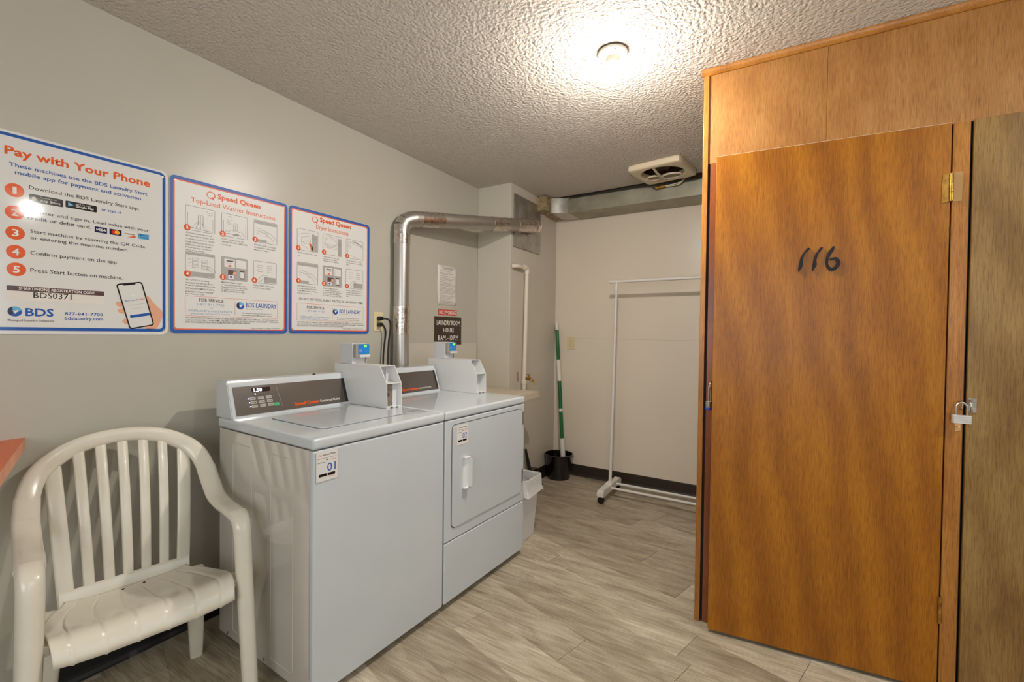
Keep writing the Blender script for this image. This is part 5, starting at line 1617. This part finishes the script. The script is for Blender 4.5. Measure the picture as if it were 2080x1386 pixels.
# ================================================================== clothes rack
rk = thing('clothes_rack', 'white rolling garment rack standing by the back wall', 'clothes rack', (0.977, 2.53, 0))
RL = 0.99
for x in (0.0, RL):
    bm = B(); tube(bm, [(x - 0.004, 0, 0.085), (x, 0.036, 0.95)], 0.0125, 16); obj('post', bm, 'white_plastic', rk, 50)
    bm = B(); tube(bm, [(x, 0.035, 0.93), (x, 0.07, 1.70)], 0.0105, 16); obj('post', bm, 'white_plastic', rk, 50)
    bm = B(); tube(bm, [(x, 0.066, 1.625), (x, 0.069, 1.672)], 0.0145, 16); obj('sleeve', bm, 'white_plastic', rk, 50)
    bm = B(); tube(bm, [(x, 0.045, 0.93), (x, 0.0205, 0.93)], 0.0035, 8); obj('button', bm, 'steel', rk)
    bm = B()
    prism(bm, [(x - 0.026, a, b) for a, b in ((-0.235, 0.056), (-0.235, 0.090), (-0.215, 0.102), (-0.06, 0.098), (-0.04, 0.112), (0.04, 0.112), (0.06, 0.098), (0.175, 0.102), (0.195, 0.090), (0.195, 0.056), (0.17, 0.050), (0.13, 0.060), (-0.17, 0.060), (-0.21, 0.050))], (0.052, 0, 0))
    bmesh.ops.bevel(bm, geom=list(bm.edges), offset=0.004, segments=2, affect='EDGES')
    obj('foot', bm, 'white_plastic', rk, 40)
    for y in (-0.205, 0.165):
        bm = B(); tube(bm, [(x, y - 0.012, 0.0255), (x, y + 0.012, 0.0255)], 0.0252, 20)
        wl = obj('castor', bm, 'black_gloss', rk, 40)
        bm = B(); box(bm, x - 0.012, x + 0.012, y - 0.015, y + 0.015, 0.040, 0.057, 0.004); obj('castor_fork', bm, 'black', wl, 40)
for y, z in ((0.075, 0.078), (-0.048, 0.078)):
    bm = B(); tube(bm, [(0.0, y, z), (RL, y, z)], 0.0095, 14); obj('lower_rail', bm, 'white_plastic', rk, 50)
bm = B(); tube(bm, [(-0.052, 0.07, 1.700), (RL + 0.05, 0.07, 1.700)], 0.0125, 16); obj('hanging_rail', bm, 'white_plastic', rk, 50)
bm = B(); tube(bm, [(-0.056, 0.07, 1.700), (-0.028, 0.07, 1.700)], 0.0145, 16); obj('end_cap', bm, 'white_plastic', rk, 50)

# ================================================================== bucket, mop, bin, dustpan
bk_c = (0.436, 2.712, 0)
bu = thing('bucket', 'black plastic bucket in the corner holding a green mop pole', 'bucket', bk_c)
bm = B(); lathe(bm, [(0.098, 0.0), (0.101, 0.004), (0.122, 0.205), (0.128, 0.208), (0.128, 0.214), (0.119, 0.216), (0.117, 0.205), (0.096, 0.008), (0.0001, 0.006)], (0, 0, 0), 40); obj('body', bm, 'black_gloss', bu, 40)
bm = B(); tube(bm, catmull([(-0.124, 0.01, 0.195), (-0.117, 0.06, 0.185), (-0.075, 0.112, 0.172), (0.0, 0.131, 0.166), (0.075, 0.112, 0.172), (0.117, 0.06, 0.185), (0.124, 0.01, 0.195)], 5), 0.003, 8); obj('handle', bm, 'black', bu, 50)
mp = thing('mop', 'green and white mop pole leaning in the corner from the black bucket', 'mop')
A_, B_ = Vector((0.492, 2.705, 0.012)), Vector((0.349, 2.812, 1.372))
def mz(py):                       # fraction along the pole
    return (933 - py) / (933 - 657) * 0.88 + 0.12
for y0, y1, mat_, r in ((657, 671, 'white_plastic', 0.0165), (671, 733, 'green', 0.0155), (733, 777, 'white_plastic', 0.0185), (777, 833, 'green', 0.0165), (833, 839, 'white_plastic', 0.018), (839, 893, 'green', 0.0165), (893, 960, 'white_plastic', 0.021)):
    bm = B(); tube(bm, [A_.lerp(B_, mz(y1)), A_.lerp(B_, mz(y0))], r, 16)
    obj('pole_section', bm, mat_, mp, 50)
bm = B(); tube(bm, [A_.lerp(B_, 1.0), A_.lerp(B_, 1.012)], 0.006, 10); obj('hanging_tip', bm, 'white_plastic', mp)

bi = thing('waste_bin', 'white plastic waste bin with a clear liner beside the dryer', 'bin', (0.692, 1.510, 0))
def bin_shell(bm, lv, close):
    rings = []
    for hx, hy, z in lv:
        rings.append([bm.verts.new((a, b, z)) for a, b in rrect(-hx, hx, -hy, hy, 0.022, 4)])
    for a, b in zip(rings, rings[1:]):
        for k in range(len(a)):
            bm.faces.new((a[k], a[(k + 1) % len(a)], b[(k + 1) % len(a)], b[k]))
    if close:
        bm.faces.new(list(reversed(rings[0])))
    return rings
bm = B(); r_ = bin_shell(bm, [(0.108, 0.085, 0.0), (0.111, 0.088, 0.006), (0.140, 0.105, 0.37), (0.147, 0.110, 0.375), (0.147, 0.110, 0.385), (0.138, 0.103, 0.386), (0.106, 0.083, 0.01)], True)
bm.faces.new(r_[-1])
obj('body', bm, 'bin', bi, 40)
rg = random.Random(5)
bm = B(); rings = []
for hx, hy, z, j in ((0.115, 0.088, 0.10, 0.004), (0.133, 0.099, 0.34, 0.004), (0.146, 0.109, 0.392, 0.003), (0.152, 0.114, 0.390, 0.003), (0.153, 0.115, 0.355, 0.006), (0.156, 0.117, 0.315, 0.008), (0.163, 0.122, 0.292, 0.012)):
    base = rrect(-hx, hx, -hy, hy, 0.03, 9)
    rings.append([bm.verts.new((a * (1 + rg.uniform(-j, j) * 4), b * (1 + rg.uniform(-j, j) * 4), z + rg.uniform(-j, j))) for a, b in base])
for a, b in zip(rings, rings[1:]):
    for k in range(len(a)):
        bm.faces.new((a[k], a[(k + 1) % len(a)], b[(k + 1) % len(a)], b[k]))
obj('liner', bm, 'film', bi, 70)

dp = thing('dustpan', 'dark brown dustpan leaning on the corner wall behind the waste bin', 'dustpan', (0.42, 2.36, 0))
bm = B()
prism(bm, [(-0.055, -0.085, 0.0), (-0.055, 0.085, 0.0), (-0.088, 0.055, 0.15), (-0.088, -0.055, 0.15)], (0.004, 0, 0.001))
prism(bm, [(-0.055, -0.085, 0.0), (0.0, -0.085, 0.0), (-0.035, -0.055, 0.15), (-0.088, -0.055, 0.15)], (0, 0.004, 0))
prism(bm, [(-0.055, 0.081, 0.0), (0.0, 0.081, 0.0), (-0.035, 0.051, 0.15), (-0.088, 0.051, 0.15)], (0, 0.004, 0))
prism(bm, [(-0.088, -0.055, 0.147), (-0.035, -0.055, 0.147), (-0.035, 0.055, 0.147), (-0.088, 0.055, 0.147)], (0, 0, 0.004))
obj('pan', bm, grainy('brown_plastic_pan', (62, 42, 30), 0.2, 10, 0.4), dp)
bm = B(); tube(bm, [(-0.062, -0.035, 0.145), (-0.075, -0.085, 0.33)], [0.016, 0.010], 12); obj('handle', bm, 'black', dp, 50)
